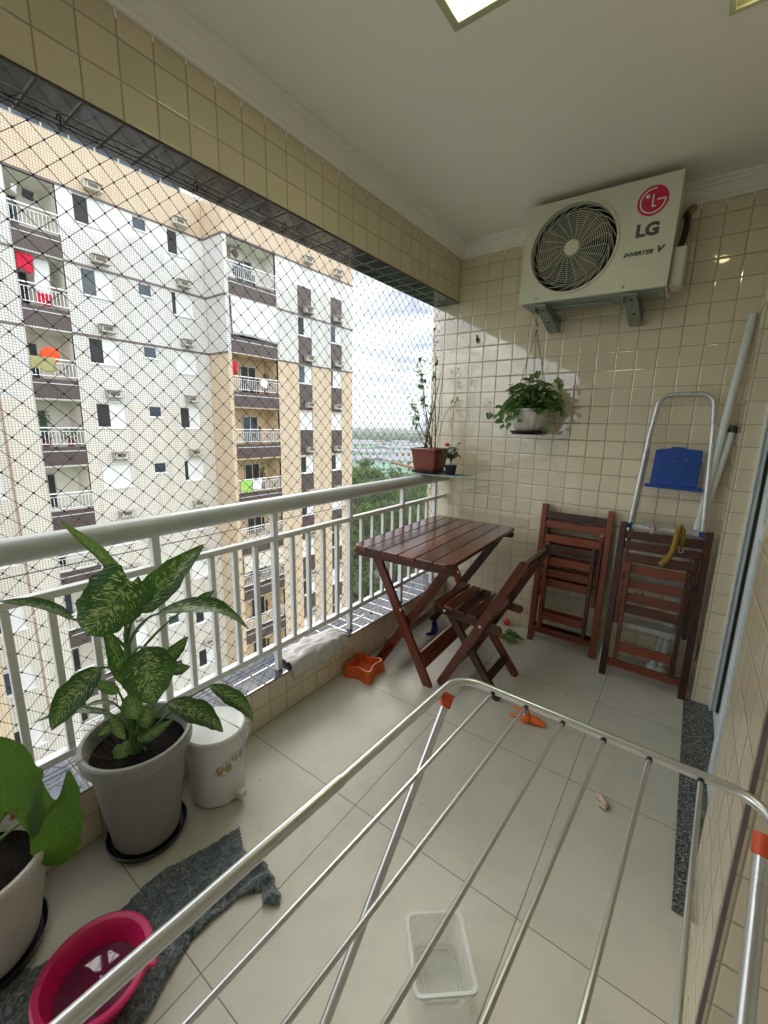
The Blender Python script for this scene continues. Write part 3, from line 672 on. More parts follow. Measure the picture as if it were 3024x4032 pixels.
# hanging pot
hp = thing('hanging_plant_pot', 'cream hanging pot of trailing pothos hung by chains from the bracket', 'hanging plant', (.725, -.18, 1.39))
HC = Vector((.725, -.18, 0))
pm = MB(); n = 56; pr = [(.078, 1.392), (.088, 1.40), (.108, 1.44), (.119, 1.48), (.124, 1.508), (.131, 1.510), (.132, 1.522), (.124, 1.523), (.118, 1.50), (.10, 1.49)]
o = 0
for r, z in pr:
    for k in range(n):
        a = 2 * math.pi * k / n; rr = r * (1 + (.012 * (1 if (k // 2) % 2 else -1) if z < 1.5 and r > .08 else 0)); pm.v.append(HC + Vector((math.cos(a) * rr, math.sin(a) * rr, z)))
for i in range(len(pr) - 1):
    for k in range(n): pm.f.append((i * n + k, i * n + (k + 1) % n, (i + 1) * n + (k + 1) % n, (i + 1) * n + k))
pm.build('pot', 'pot_hang', hp); MB().disc((*HC.xy, 1.495), .119).build('soil', 'soil', hp)
MB().lathe((*HC.xy, 0), [(.001, 1.372), (.088, 1.372), (.098, 1.376), (.113, 1.392), (.117, 1.392), (.117, 1.389), (.104, 1.372), (.098, 1.368), (.001, 1.368)], 40).build('saucer', 'black', hp)
ch = MB(); topc = Vector((.735, -.235, 1.975))
for k in range(3):
    a = R(50 + 120 * k); e = HC + Vector((math.cos(a) * .128, math.sin(a) * .128, 1.52))
    L = (e - topc).length; nl = int(L / .017)
    for i in range(nl):
        p = topc.lerp(e, (i + .5) / nl); d = (e - topc).normalized(); u = d.orthogonal().normalized()
        if i % 2: u = d.cross(u)
        ch.tube([p + d * .0105 * math.cos(q) + u * .0048 * math.sin(q) for q in (2 * math.pi * m / 8 for m in range(8))], .0011, 4, closed=True)
ch.build('chain', 'cord', hp)
c2 = MB(); c2.tube(bez(topc + Vector((0, 0, -.01)), topc + Vector((.014, 0, .02)), topc + Vector((0, 0, .03))), .0018, 6)
c2.tube([topc + Vector((0, 0, .02)), (.752, -.30, 2.07)], .0022, 6); c2.tube([topc + Vector((0, 0, .02)), (.74, -.235, 1.99), (.722, -.30, 2.065)], .0022, 6); c2.tube([(.733, -.245, 2.0), (.715, -.25, 1.95), (.70, -.25, 1.93)], .0015, 5)
c2.build('tie', 'cord', hp)
fo = MB(); stm = MB(); rp = random.Random(21)
def pleaf(p, d, sz, up):
    leafmesh(fo, p, Vector(p) + Vector(d).normalized() * sz, sz * .82, up, .08, .25, 'heart', 7, 6)
for k in range(210):
    a = rp.uniform(0, 2 * math.pi); r = .135 * math.sqrt(rp.random()) * (1.15 if rp.random() < .3 else 1); z = 1.525 + (1 - (r / .155) ** 2) * rp.uniform(.02, .20) - (.03 if r > .12 else 0) * rp.random()
    p = HC + Vector((math.cos(a) * r, math.sin(a) * r * .9, z))
    if p.y > -.015: continue
    out = Vector((math.cos(a), math.sin(a), rp.uniform(-.9, .35))); sz = rp.uniform(.036, .068)
    pleaf(p, out, sz, Vector((out.x * .6 + rp.uniform(-.4, .4), out.y * .6 - .5, 1)))
    stm.tube(bez(HC + Vector((math.cos(a) * r * .4, math.sin(a) * r * .4, 1.50)), HC + Vector((math.cos(a) * r * .8, math.sin(a) * r * .8, z + .02)), p, 6), .0016, 4)
trails = [[(.61, -.20, 1.54), (.57, -.22, 1.50), (.53, -.22, 1.485), (.49, -.2, 1.49), (.455, -.19, 1.50)], [(.62, -.25, 1.53), (.58, -.28, 1.49), (.585, -.28, 1.45), (.60, -.28, 1.42)],
          [(.60, -.18, 1.55), (.56, -.17, 1.53), (.52, -.16, 1.54)], [(.83, -.24, 1.53), (.87, -.26, 1.51), (.86, -.26, 1.47), (.845, -.25, 1.41), (.835, -.25, 1.365)], [(.84, -.2, 1.55), (.90, -.2, 1.60), (.90, -.22, 1.66), (.87, -.22, 1.69)],
          [(.70, -.29, 1.54), (.69, -.315, 1.49), (.70, -.32, 1.45)], [(.76, -.29, 1.54), (.77, -.31, 1.52)], [(.85, -.2, 1.56), (.91, -.2, 1.56), (.92, -.2, 1.50)], [(.72, -.25, 1.65), (.74, -.25, 1.72), (.775, -.25, 1.735)], [(.63, -.2, 1.6), (.60, -.2, 1.64), (.595, -.2, 1.67)],[(.64, -.29, 1.53), (.655, -.315, 1.47), (.65, -.31, 1.43)]]
for t in trails:
    stm.tube(t, .0017, 5)
    for i, p in enumerate(t):
        if i == 0 and rp.random() < .5: continue
        if i == len(t) - 1 and p[2] < 1.38: continue
        p = Vector(p); d = Vector((rp.uniform(-1, 1) + (p.x - .725) * 3, rp.uniform(-.8, .1), rp.uniform(-1.3, .2))); pleaf(p, d, rp.uniform(.030, .050), (rp.uniform(-.3, .3), -1, .6))
fo.build('foliage', 'pothos', hp); stm.build('vines', 'stem_green', hp)

# ------------------------------------------------------------------ shelf with planter and rose at the corner
sh = thing('wire_shelf', 'thin wire rack lying on the handrail against the end wall', 'rack', (.17, -.26, 1.077))
m = MB()
for i in range(9): m.tube([(.0 + .001 * i, -.165 - i * .026, 1.0785), (.355 + .003 * i, -.165 - i * .026, 1.0785)], .0017, 5)
for x in (.005, .12, .24, .33): m.tube([(x, -.155, 1.0755), (x, -.385, 1.0755)], .0022, 5)
m.build('wires', 'galv', sh); MB().tube(bez((.10, -.30, 1.075), (.13, -.31, 1.0), (.095, -.30, .93)), .0016, 5).build('loose_cord', 'cord', sh)
MB().box((.0, -.36, 1.0805), (.17, -.19, 1.083)).build('mat', 'laundry_white', sh, smooth=False)
m = MB(); m.tube([(-.46, .04, 1.10), (-.30, -.06, 1.098), (-.10, -.18, 1.096), (.0, -.25, 1.096)], .011, 8); m.tube([(-.24, -.10, 1.10), (-.21, -.08, 1.125), (-.2, -.07, 1.135)], .006, 6)
tag(m.build('stick', 'stick'), 'short brown stick poking out through the net beside the planter', 'stick')
pl = thing('planter', 'terracotta coloured square planter with thin woody stems on the corner rack', 'potted plant', (.07, -.28, 1.083))
def sqlathe(mb, c, prof, rr=.25, k=5):
    c = Vector(c); o = len(mb.v); n = 4 * (k + 1)
    for hx, hy, z in prof:
        r = min(hx, hy) * rr
        for x, y in rrect(-hx, -hy, hx, hy, r, k): mb.v.append(c + Vector((x, y, z)))
    for i in range(len(prof) - 1):
        for j in range(n): mb.f.append((o + i * n + j, o + i * n + (j + 1) % n, o + (i + 1) * n + (j + 1) % n, o + (i + 1) * n + j))
    return mb, o, n
mb, o, n = sqlathe(MB(), (.075, -.28, 0), [(.078, .070, 1.10), (.084, .076, 1.105), (.086, .078, 1.118), (.089, .081, 1.12), (.103, .094, 1.235), (.109, .099, 1.238), (.111, .101, 1.256), (.107, .097, 1.258), (.099, .090, 1.238)])
mb.f.append(tuple(range(0, n))[::-1]); mb.build('pot', 'terracotta', pl)
m2, o, n = sqlathe(MB(), (.075, -.28, 0), [(.098, .089, 1.238)]); m2.f.append(tuple(range(n))); m2.build('soil', 'soil', pl, smooth=False)
mb, o, n = sqlathe(MB(), (.075, -.28, 0), [(.09, .083, 1.086), (.104, .096, 1.092), (.108, .10, 1.104), (.104, .096, 1.104), (.095, .088, 1.096)], .4); mb.f.append(tuple(range(0, n))[::-1]); mb.build('saucer', 'black', pl)
st = MB(); lf = MB(); rp = random.Random(5)
tips = [(-.053, 1.85, 1), (-.02, 1.80, 1), (-.072, 1.60, 1), (-.055, 1.47, 1), (.154, 1.81, 0), (.123, 1.71, 0), (.064, 2.03, 0), (.14, 1.90, 0), (.03, 1.55, 0), (-.02, 1.66, 1), (.09, 1.62, 0), (.10, 1.86, 0)]
for x, z, lv in tips:
    b = Vector((rp.uniform(.02, .13), rp.uniform(-.31, -.25), 1.238)); e = Vector((x, -.28 + rp.uniform(-.03, .03), z)); mid = (b + e) / 2 + Vector((rp.uniform(-.03, .03), 0, 0)) + Vector(((e.x - b.x) * .25, 0, 0))
    pts = bez(b, mid, e, 9); st.tube([p + Vector((rp.uniform(-.004, .004), rp.uniform(-.004, .004), 0)) if 0 < i < 9 else p for i, p in enumerate(pts)], lambda t: .0042 - .0032 * t, 6)
    if lv or rp.random() < .3:
        for k in range(17 if lv else 6):
            q = pts[-1 - rp.randrange(0, 3)] + Vector((rp.uniform(-.02, .02), rp.uniform(-.015, .015), rp.uniform(-.02, .02))); s_ = rp.uniform(.030, .052)
            leafmesh(lf, q, q + Vector((rp.uniform(-1, 1), rp.uniform(-1, .2), rp.uniform(-.7, .6))).normalized() * s_, s_ * .55, (0, -.5, 1), .1, .2, 'lance', 5, 4)
for k in range(40):
    t = rp.choice(tips); z = rp.uniform(1.26, min(1.5, t[1])); q = Vector((.07 + (t[0] - .07) * (z - 1.24) / (t[1] - 1.24) + rp.uniform(-.03, .03), -.28 + rp.uniform(-.04, .04), z)); s_ = rp.uniform(.014, .028)
    st.tube([q, q + Vector((rp.uniform(-.03, .03), rp.uniform(-.02, .02), rp.uniform(.01, .04)))], .001, 4)
    if k % 2: leafmesh(lf, q, q + Vector((rp.uniform(-1, 1), rp.uniform(-1, .3), rp.uniform(-.8, .5))).normalized() * s_, s_ * .5, (0, -.5, 1), .1, .2, 'lance', 5, 4)
st.tube(bez((.12, -.27, 1.24), (.16, -.27, 1.50), (.20, -.27, 1.52), 6) + bez((.20, -.27, 1.52), (.25, -.27, 1.53), (.26, -.27, 1.60), 5), .0016, 5)
for q in ((.245, -.27, 1.565), (.262, -.27, 1.60), (.255, -.275, 1.54), (.235, -.27, 1.58)): leafmesh(lf, q, Vector(q) + Vector((rp.uniform(-.5, 1), -.3, rp.uniform(-1, .6))).normalized() * .03, .02, (0, -1, .5), .1, .2, 'heart', 5, 4)
st.build('stems', 'stem_brown', pl); lf.build('leaves', 'leaf_small', pl)
rs = thing('potted_rose', 'small navy pot with a pink rose beside the terracotta planter', 'potted plant', (.245, -.28, 1.083))
MB().lathe((.245, -.28, 0), [(.001, 1.083), (.030, 1.083), (.033, 1.086), (.043, 1.142), (.046, 1.143), (.046, 1.150), (.043, 1.150), (.040, 1.140), (.001, 1.138)], 8).build('pot', 'navy', rs, sharp=20)
st = MB(); lf = MB()
for k in range(8):
    e = Vector((.245 + rp.uniform(-.05, .07), -.28 + rp.uniform(-.04, .03), rp.uniform(1.21, 1.30))); pts = bez((.245, -.28, 1.14), (.245, -.28, 1.20), e, 6); st.tube(pts, .0016, 5)
    for j in range(12):
        q = pts[rp.randrange(3, 7)]; s_ = rp.uniform(.02, .032); leafmesh(lf, q, q + Vector((rp.uniform(-1, 1), rp.uniform(-1, .4), rp.uniform(-.5, .5))).normalized() * s_, s_ * .62, (0, -.4, 1), .1, .25, 'lance', 6, 4)
st.tube(bez((.24, -.28, 1.14), (.235, -.28, 1.22), (.215, -.29, 1.285), 6), .0017, 5)
st.build('stems', 'stem_green', rs); lf.build('leaves', 'leaf_rose', rs)
fl = MB()
for k in range(16):
    a = k * 2.4; r = .004 + k * .0006; c = Vector((.215 + math.cos(a) * r, -.29 + math.sin(a) * r, 1.292 - k * .0006)); fl.ball(c, .008, (1, .6, 1.1), 8, 6, Euler((rp.uniform(-1, 1), 0, a)).to_matrix())
fl.build('rose_bloom', 'red', rs)

# ------------------------------------------------------------------ table
tb = thing('folding_table', 'dark red slatted wooden folding table against the railing and end wall', 'table', (.405, -.665, 0), (0, 0, R(2.2)))
ZT = .76; hw = .302; hl = .505; nsl = 6; sw = 2 * hw / nsl
for i in range(nsl):
    x0 = -hw + i * sw + .0025; x1 = -hw + (i + 1) * sw - .0025; c = .028
    a0 = hl - (c if i in (0, nsl - 1) else 0); pts = []
    if i == 0: pts = [(x0 + .03, -hl), (x1, -hl), (x1, hl), (x0 + .03, hl), (x0, hl - .03), (x0, -hl + .03)]
    elif i == nsl - 1: pts = [(x0, -hl), (x1 - .03, -hl), (x1, -hl + .03), (x1, hl - .03), (x1 - .03, hl), (x0, hl)]
    else: pts = [(x0, -hl), (x1, -hl), (x1, hl), (x0, hl)]
    sb_ = MB().poly([(x, y, ZT - .022) for x, y in pts], .022, (0, 0, 1)); sb_.uv = {i_: (v_.y, v_.x) for i_, v_ in enumerate(sb_.v)}; sb_.build('slat', 'wood_top', tb, local=True, smooth=False, bev=.003)
for sy in (-1, 1):
    for (off) in (.455,):
        MB().rbar((-.29, sy * off, ZT - .045), (.29, sy * off, ZT - .045), .044, .022, (0, 1, 0)).build('batten', 'wood', tb, local=True, smooth=False, bev=.003)
for sy, yy in ((-1, -.385), (1, .385)):
    MB().rbar((-.225, yy, ZT - .05), (.145, yy, .0), .052, .022, (0, 1, 0)).build('leg', 'wood', tb, local=True, smooth=False, bev=.003)
    MB().rbar((.235, yy + .026 * sy * -1, ZT - .05), (-.215, yy + .026 * sy * -1, .0), .052, .022, (0, 1, 0)).build('leg', 'wood', tb, local=True, smooth=False, bev=.003)
    b = MB()
    for s2 in (-1, 1): b.ball((-.038, yy + s2 * .012 - .0, .405), .0085, (1, .4, 1), 12, 6)
    b.build('bolt', 'alu', tb, local=True)
MB().rbar((.097, -.372, .135), (.097, .372, .135), .095, .022, (1, 0, .35), 0, 0).build('stretcher', 'wood', tb, local=True, smooth=False, bev=.003)
MB().rbar((-.158, -.350, .135), (-.158, .350, .135), .085, .022, (1, 0, -.35), 0, 0).build('stretcher', 'wood', tb, local=True, smooth=False, bev=.003)

# ------------------------------------------------------------------ chairs
def chair_open():
    t = thing('folding_chair', 'open wooden folding chair standing at the table', 'chair', (.76, -.79, 0), group='wooden folding chairs')
    A = lambda *p: p
    yn, yf = -.985, -.595
    for y in (yn, yf): MB().rbar((.612, y, .012), (1.012, y, .785), .046, .022).build('back_leg', 'wood', t, smooth=False, bev=.003)
    MB().rbar((1.0, yn + .011, .762), (1.0, yf - .011, .762), .048, .02, (.88, 0, -.46), 0, 0).build('back_slat', 'wood', t, smooth=False, bev=.003)
    MB().rbar((.957, yn + .011, .680), (.957, yf - .011, .680), .048, .02, (.88, 0, -.46), 0, 0).build('back_slat', 'wood', t, smooth=False, bev=.003)
    MB().rbar((.652, yn + .011, .085), (.652, yf - .011, .085), .040, .02, (.88, 0, -.46), 0, 0).build('rung', 'wood', t, smooth=False, bev=.003)
    for y in (-.951, -.629): MB().rbar((.545, y, .432), (.905, y, .402), .044, .022).build('seat_rail', 'wood', t, smooth=False, bev=.003)
    for i in range(5):
        x = .560 + i * .068; z = .462 - i * .0055
        MB().rbar((x, -.975, z), (x, -.605, z), .054 if i else .05, .016, (.085, 0, 1), 0, 0).build('seat_slat', 'wood', t, smooth=False, bev=.004)
    for y in (-.927, -.653): MB().rbar((.603, y, .425), (.915, y, .012), .042, .022).build('front_leg', 'wood', t, smooth=False, bev=.003)
    MB().rbar((.852, -.916, .098), (.852, -.664, .098), .044, .018, (.8, 0, .6), 0, 0).build('rung', 'wood', t, smooth=False, bev=.003)
    b = MB()
    for x, z, y in ((.822, .415, -.997), (.600, .428, -.963)): b.ball((x, y, z), .008, (1, .4, 1), 12, 6)
    b.build('bolt', 'alu', t); return t
chair_open()
def chair_folded(label, x, y0, y1, H=.905, w=.42, rz=0):
    t = thing('folding_chair', label, 'chair', (x, y0, 0), (-math.atan2(y1 - y0, H), 0, rz), 'wooden folding chairs')
    P = lambda o: o.build
    q = w / 2 - .0175
    for s_ in (-1, 1): MB().rbar((s_ * q, 0, 0), (s_ * q, 0, H), .026, .034, (1, 0, 0)).build('back_leg', 'wood', t, local=True, smooth=False, bev=.003)
    a = q - .017
    for z, h in ((H - .062, .046), (H - .122, .046)): MB().rbar((-a, 0, z), (a, 0, z), h, .018, (0, 1, 0), 0, 0).build('back_slat', 'wood', t, local=True, smooth=False, bev=.003)
    MB().rbar((-a, 0, .085), (a, 0, .085), .044, .02, (0, 1, 0), 0, 0).build('rung', 'wood', t, local=True, smooth=False, bev=.003)
    q2 = q - .031
    for s_ in (-1, 1): MB().rbar((s_ * q2, -.004, .33), (s_ * q2, -.004, H - .15), .030, .022, (1, 0, 0)).build('seat_rail', 'wood', t, local=True, smooth=False, bev=.003)
    for i, z in enumerate((.715, .655, .570, .490, .425)): MB().rbar((-q2 - .0, -.024, z), (q2 + .0, -.024, z), .05, .014, (0, 1, 0), 0, 0).build('seat_slat', 'wood', t, local=True, smooth=False, bev=.003)
    q3 = q2 - .027
    for s_ in (-1, 1): MB().rbar((s_ * q3, -.040, .115), (s_ * q3, -.040, .69), .030, .022, (1, 0, 0)).build('front_leg', 'wood', t, local=True, smooth=False, bev=.003)
    MB().rbar((-q3 + .011, -.040, .205), (q3 - .011, -.040, .205), .050, .018, (0, 1, 0), 0, 0).build('rung', 'wood', t, local=True, smooth=False, bev=.003)
    r = MB(); r.tube([(-q, .002, .335), (q, .002, .335)], .0025, 6); r.tube([(-q3, -.02, .30), (q3, -.02, .30)], .0025, 6); r.build('rod', 'galv', t, local=True)
    return t
chair_folded('folded wooden chair leaning on the wall beside the open chair, in front', 1.036, -.155, -.085, H=.925)
chair_folded('folded wooden chair hidden behind another folded chair near the hanging pot', 1.030, -.098, -.032, H=.915)
chair_folded('folded wooden chair leaning on the stepladder next to the door', 1.505, -.30, -.215, H=.90)

# ------------------------------------------------------------------ stepladder
ld = thing('stepladder', 'folded aluminium stepladder with blue tray leaning on the end wall', 'stepladder', (1.5, -.2, 0))
def ly(z): return -.205 + z * .098
top = []
for i in range(9): a = math.pi - math.pi / 2 * i / 8; top.append((1.381 + .065 + math.cos(a) * .065, ly(1.54), 1.535 + math.sin(a) * .065))
for i in range(9): a = math.pi / 2 - math.pi / 2 * i / 8; top.append((1.629 - .065 + math.cos(a) * .065, ly(1.54), 1.535 + math.sin(a) * .065))
m = MB(); pts = [(1.285, ly(0.0), .005), (1.335, ly(.88), .88), (1.366, ly(1.4), 1.40)] + [(x + (0), ly(z), z) for x, y, z in top] + [(1.641, ly(1.4), 1.40), (1.670, ly(.88), .88), (1.715, ly(0), .005)]
m.tube(pts, .0125, 10); m.build('rail', 'alu_worn', ld)
m = MB()
for s_ in ((1.300, 1.368), (1.700, 1.640)): m.bar((s_[0], ly(0) + .045, .01), (s_[1], ly(1.30) + .022, 1.30), .022, .016, (1, 0, 0))
m.build('rear_leg', 'alu_worn', ld, smooth=False, bev=.003)
m = MB(); m.poly([(1.398, ly(1.1) - .018, 1.115), (1.615, ly(1.1) - .018, 1.112), (1.617, ly(1.3) - .018, 1.30), (1.608, ly(1.3) - .018, 1.308), (1.54, ly(1.3) - .018, 1.315), (1.538, ly(1.3) - .018, 1.322), (1.478, ly(1.3) - .018, 1.322), (1.475, ly(1.3) - .018, 1.315), (1.412, ly(1.3) - .018, 1.306), (1.405, ly(1.3) - .018, 1.298)], .018, (0, 1, -.05)); m.rbar((1.375, ly(1.1) - .008, 1.107), (1.640, ly(1.1) - .008, 1.100), .020, .016, (0, 1, 0), 0, 0)
m.build('tray', 'blue', ld, smooth=False, bev=.003)
m = MB()
for x, z, r in ((1.50, 1.245, .0045), (1.548, 1.255, .006), (1.515, 1.185, .005), (1.59, 1.18, .006), (1.46, 1.125, .005), (1.53, 1.228, .003)): m.ball((x, ly(1.2) - .019 + (z - 1.2) * .05, z), r, (1.2, .2, .9), 8, 6)
m.build('paint_spot', 'cord', ld)
for i, z in enumerate((.885, .60, .32)):
    xl, xr = 1.335 - (.88 - z) * .057, 1.670 + (.88 - z) * .051; y = ly(z)
    m = MB(); m.box((xl + .012, y - .060, z - .004), (xr - .012, y + .04, z)); m.box((xl + .012, y - .062, z - .028), (xr - .012, y - .058, z + .001)); m.box((xl + .012, y - .066, z - .016), (xr - .012, y - .062, z - .012)); m.build('step', 'alu_worn', ld, smooth=False, bev=.002)
    for x in (xl + .002, xr - .002): MB().box((x - .013, y - .066, z - .020), (x + .013, y - .03, z + .004)).build('step_cap', 'bluecap', ld, smooth=False, bev=.003)
tag(MB().tube([(1.437, -.185, .895), (1.448, -.20, .90), (1.455, -.212, .885), (1.45, -.215, .85)], .014, 8).build('crumpled_wrap', 'pinkwrap'), 'crumpled pink clear wrap hanging over the ladder step', 'plastic wrap')
bn = MB(); bn.tube([(1.592, -.245, .80), (1.592, -.250, .85), (1.587, -.250, .905), (1.575, -.252, .925), (1.566, -.262, .905), (1.562, -.270, .84), (1.556, -.274, .785), (1.535, -.278, .735), (1.512, -.280, .708)], lambda t: .0085 + .009 * t if t < .9 else .0155, 10)
bs = bn.build('strap', 'banana'); tag(bs, 'mustard yellow padded strap hung over the folded chair and ladder step', 'strap')
MB().tube([(1.583, -.251, .805), (1.582, -.252, .787), (1.592, -.252, .783), (1.602, -.252, .790), (1.600, -.251, .805)], .002, 6, closed=True).build('ring', 'alu', bs)

# poles
for lbl, a, b, r, capm in (('long white pole leaning in the corner beside the ladder', (1.586, -.125, .03), (1.722, -.035, 1.975), .0175, None), ('shorter white pole with black taped end behind the long pole', (1.545, -.105, .03), (1.722, -.045, 1.415), .0170, 'black')):
    a, b = Vector(a), Vector(b); t = thing('pole', lbl, 'pole', a, group='white poles in the corner')
    MB().tube([a + (b - a) * .02, b], r, 16).build('tube', 'pvc', t)
    MB().ball(a, .030, (1, 1, 1), 16, 10).build('ball_end', 'pvc', t)
    if capm: 
        d = (b - a).normalized(); MB().tube([b - d * .012, b + d * .006], r + .003, 16).build('tape', 'black', t); MB().tube([b + d * .006, b + d * .022], r + .001, 16).build('end_cap', 'black', t)
m = MB(); m.ball((1.735, -.10, .20), .058, (.12, .55, 1), 16, 10)
tag(m.build('blank_plate', 'white_paint'), 'small oval white plastic cap low on the wall by the door', 'blank plate')
m = MB(); m.tube(bez((1.40, -.02, .44), (1.425, -.03, .40), (1.445, -.02, .44)), .004, 6); m.tube([(1.424, -.025, .42), (1.424, -.02, .34)], .0025, 6)
tag(m.build('dark_hook', 'black'), 'black double hook on the wall behind the folded chair by the door', 'hook')

# ------------------------------------------------------------------ drying rack
RZ = .90; rk = thing('drying_rack', 'aluminium clothes drying rack with orange clips in the foreground', 'drying rack', (1.49, -2.75, 0))
def rp2(u, v, z=RZ):   # u across (0..1 from left), v back from the far end in metres; rotated ~3 degrees
    th = R(-3.05); ex = Vector((math.cos(th), math.sin(th) * .45, 0)); ey = Vector((math.sin(th), -math.cos(th), 0))
    return Vector((1.249, -2.150, z)) + Vector((ex.x, ex.y, 0)) * (u * .487) + Vector((ey.x, ey.y, 0)) * v
LN = 1.25; cr = .05; pts = []
W_ = .487
def rr2(x, v, z=RZ): return rp2(x / W_, v, z)
for cx, cv, a0 in ((cr, cr, 180), (W_ - cr, cr, 270), (W_ - cr, LN - cr, 0), (cr, LN - cr, 90)):
    for i in range(9):
        a = R(a0 + 90 * i / 8); pts.append(rr2(cx + cr * math.cos(a), cv + cr * math.sin(a)))
MB().tube(pts, .0077, 16, closed=True).build('frame', 'alu', rk)
sl_ = MB(); sl_.tube([rr2(0, .345), rr2(0, .36), rr2(0, LN - .08)], .0091, 16); sl_.build('sleeve', 'alu', rk)
for i in range(6):
    x = .078 + i * .0655
    MB().tube([rr2(x, .004, RZ - .002), rr2(x, LN - .004, RZ - .002)], .0034, 10).build('rod', 'alu', rk)
    g_ = MB(); g_.tube([rr2(x, .006, RZ - .002), rr2(x, .014, RZ - .002)], .0046, 10); g_.build('grommet', 'black', rk)
for x, sx in ((.0, -1), (W_, 1)):
    c = rr2(x, .055); 
    tp = rr2(x + .012 * (1 if sx < 0 else -1), .065, RZ - .012); ft = rr2(x + .01 * (1 if sx < 0 else -1), .80, .012)
    mid = tp.lerp(ft, .45)
    MB().tube([tp, mid + (ft - tp) * .01], .0080 if sx < 0 else .0094, 14).build('leg', 'alu', rk)
    MB().tube([mid, ft], .0105, 14).build('leg', 'alu', rk)
    MB().ball(ft, .013, (1, 1, .9), 12, 8).build('foot', 'black', rk)
    cl = MB(); d = (ft - tp).normalized(); cl.tube([tp - d * .010, tp + d * .016], .0115, 16); cl.build('clip', 'orange_clip', rk)
    f2 = rr2(x + .01 * (1 if sx < 0 else -1), LN - .8, .012); t2 = rr2(x + .0, LN - .06, RZ - .012); MB().tube([t2, f2], .0088, 12).build('leg', 'alu', rk)
for v in (.80, LN - .8): MB().tube([rr2(.01, v, .03), rr2(W_ - .01, v, .03)], .007, 10).build('crossbar', 'alu', rk)

# ------------------------------------------------------------------ pots
def pot(t, c, prof, mat, n=56): return MB().lathe((c[0], c[1], 0), prof, n).build('pot', mat, t)
P1 = (.222, -2.375)
bp = thing('potted_plant', 'large grey pot with cream-speckled dumb cane leaves by the railing', 'potted plant', (*P1, 0))
pot(bp, P1, [(.085, .022), (.100, .024), (.104, .035), (.143, .345), (.158, .350), (.164, .356), (.166, .392), (.162, .398), (.152, .398), (.147, .390), (.138, .34), (.12, .335)], 'pot_grey')
MB().lathe((*P1, 0), [(.001, .346), (.06, .350), (.139, .345)], 40).build('soil', 'soil', bp)
MB().lathe((*P1, 0), [(.001, .001), (.100, .001), (.114, .006), (.124, .030), (.120, .031), (.110, .012), (.001, .010)], 48).build('saucer', 'black', bp)
LV = [('tall',(0.232,-2.362,0.911),(0.181,-2.500,1.137),0.040),('bigleft',(0.327,-2.392,0.958),(0.288,-2.498,0.821),0.168),('farleft',(0.164,-2.488,0.826),(0.107,-2.641,0.919),0.048),
('upright',(0.248,-2.376,0.827),(0.262,-2.337,0.941),0.066),('upright2',(0.266,-2.355,0.831),(0.337,-2.162,1.018),0.10),('right',(0.312,-2.317,0.826),(0.407,-2.061,0.702),0.072),('smallback',(0.206,-2.142,0.764),(0.232,-2.073,0.803),0.035),
('center',(0.372,-2.385,0.764),(0.374,-2.380,0.570),0.147),('lowleft',(0.248,-2.461,0.690),(0.201,-2.588,0.532),0.086),('r1',(0.349,-2.332,0.540),(0.405,-2.180,0.366),0.080),('r2',(0.376,-2.202,0.544),(0.425,-2.070,0.349),0.060),
('b1',(0.216,-2.259,0.602),(0.242,-2.189,0.674),0.050),('b2',(0.220,-2.249,0.557),(0.242,-2.190,0.557),0.038),('c1',(0.279,-2.408,0.584),(0.283,-2.395,0.489),0.062),('c2',(0.206,-2.432,0.493),(0.138,-2.617,0.543),0.032),
('c3',(0.172,-2.409,0.502),(0.140,-2.494,0.522),0.024),('c4',(0.273,-2.395,0.404),(0.310,-2.294,0.443),0.038),('c5',(0.214,-2.410,0.564),(0.188,-2.479,0.634),0.035),('c6',(0.280,-2.463,0.542),(0.290,-2.436,0.447),0.033),
('c7',(0.277,-2.441,0.427),(0.276,-2.443,0.379),0.051),('c8',(0.255,-2.356,0.499),(0.255,-2.358,0.418),0.054),('c9',(0.165,-2.369,0.548),(0.150,-2.409,0.789),0.055),('c10',(0.162,-2.407,0.431),(0.142,-2.462,0.401),0.024)]
FACE = Vector((.84, -.31, .45))     # roughly towards the room
UPS = {'tall': (.9, .2, .35), 'bigleft': (.85, -.35, .35), 'farleft': (.3, -.1, 1), 'upright': (1, -.3, .1), 'upright2': (.75, -.5, .35), 'right': (.25, -.15, 1), 'center': (.9, -.3, .25), 'lowleft': (.6, -.45, .6), 'r1': (.4, -.3, .9), 'r2': (.5, -.2, .8), 'c1': (.9, -.4, .2), 'c2': (.2, 0, 1), 'c3': (.2, 0, 1)}
PRM = {'tall': (.04, .9, 0), 'bigleft': (.10, -.28, 0), 'farleft': (.12, .3, 0), 'upright': (.0, .3, 0), 'upright2': (.08, .35, .3), 'right': (.20, .3, -.3), 'center': (.10, -.10, 0), 'lowleft': (.16, .2, .2), 'r1': (.16, .2, 0), 'r2': (.14, .25, 0)}
stem = MB(); light = {'tall', 'c1', 'c5', 'c6', 'c7', 'c8', 'c4', 'c10'}
TR = [Vector((.224, -2.386, .34)), Vector((.226, -2.382, .52)), Vector((.230, -2.378, .72))]
stem.tube(bez(*TR, 8), lambda t: .013 - .003 * t, 10)
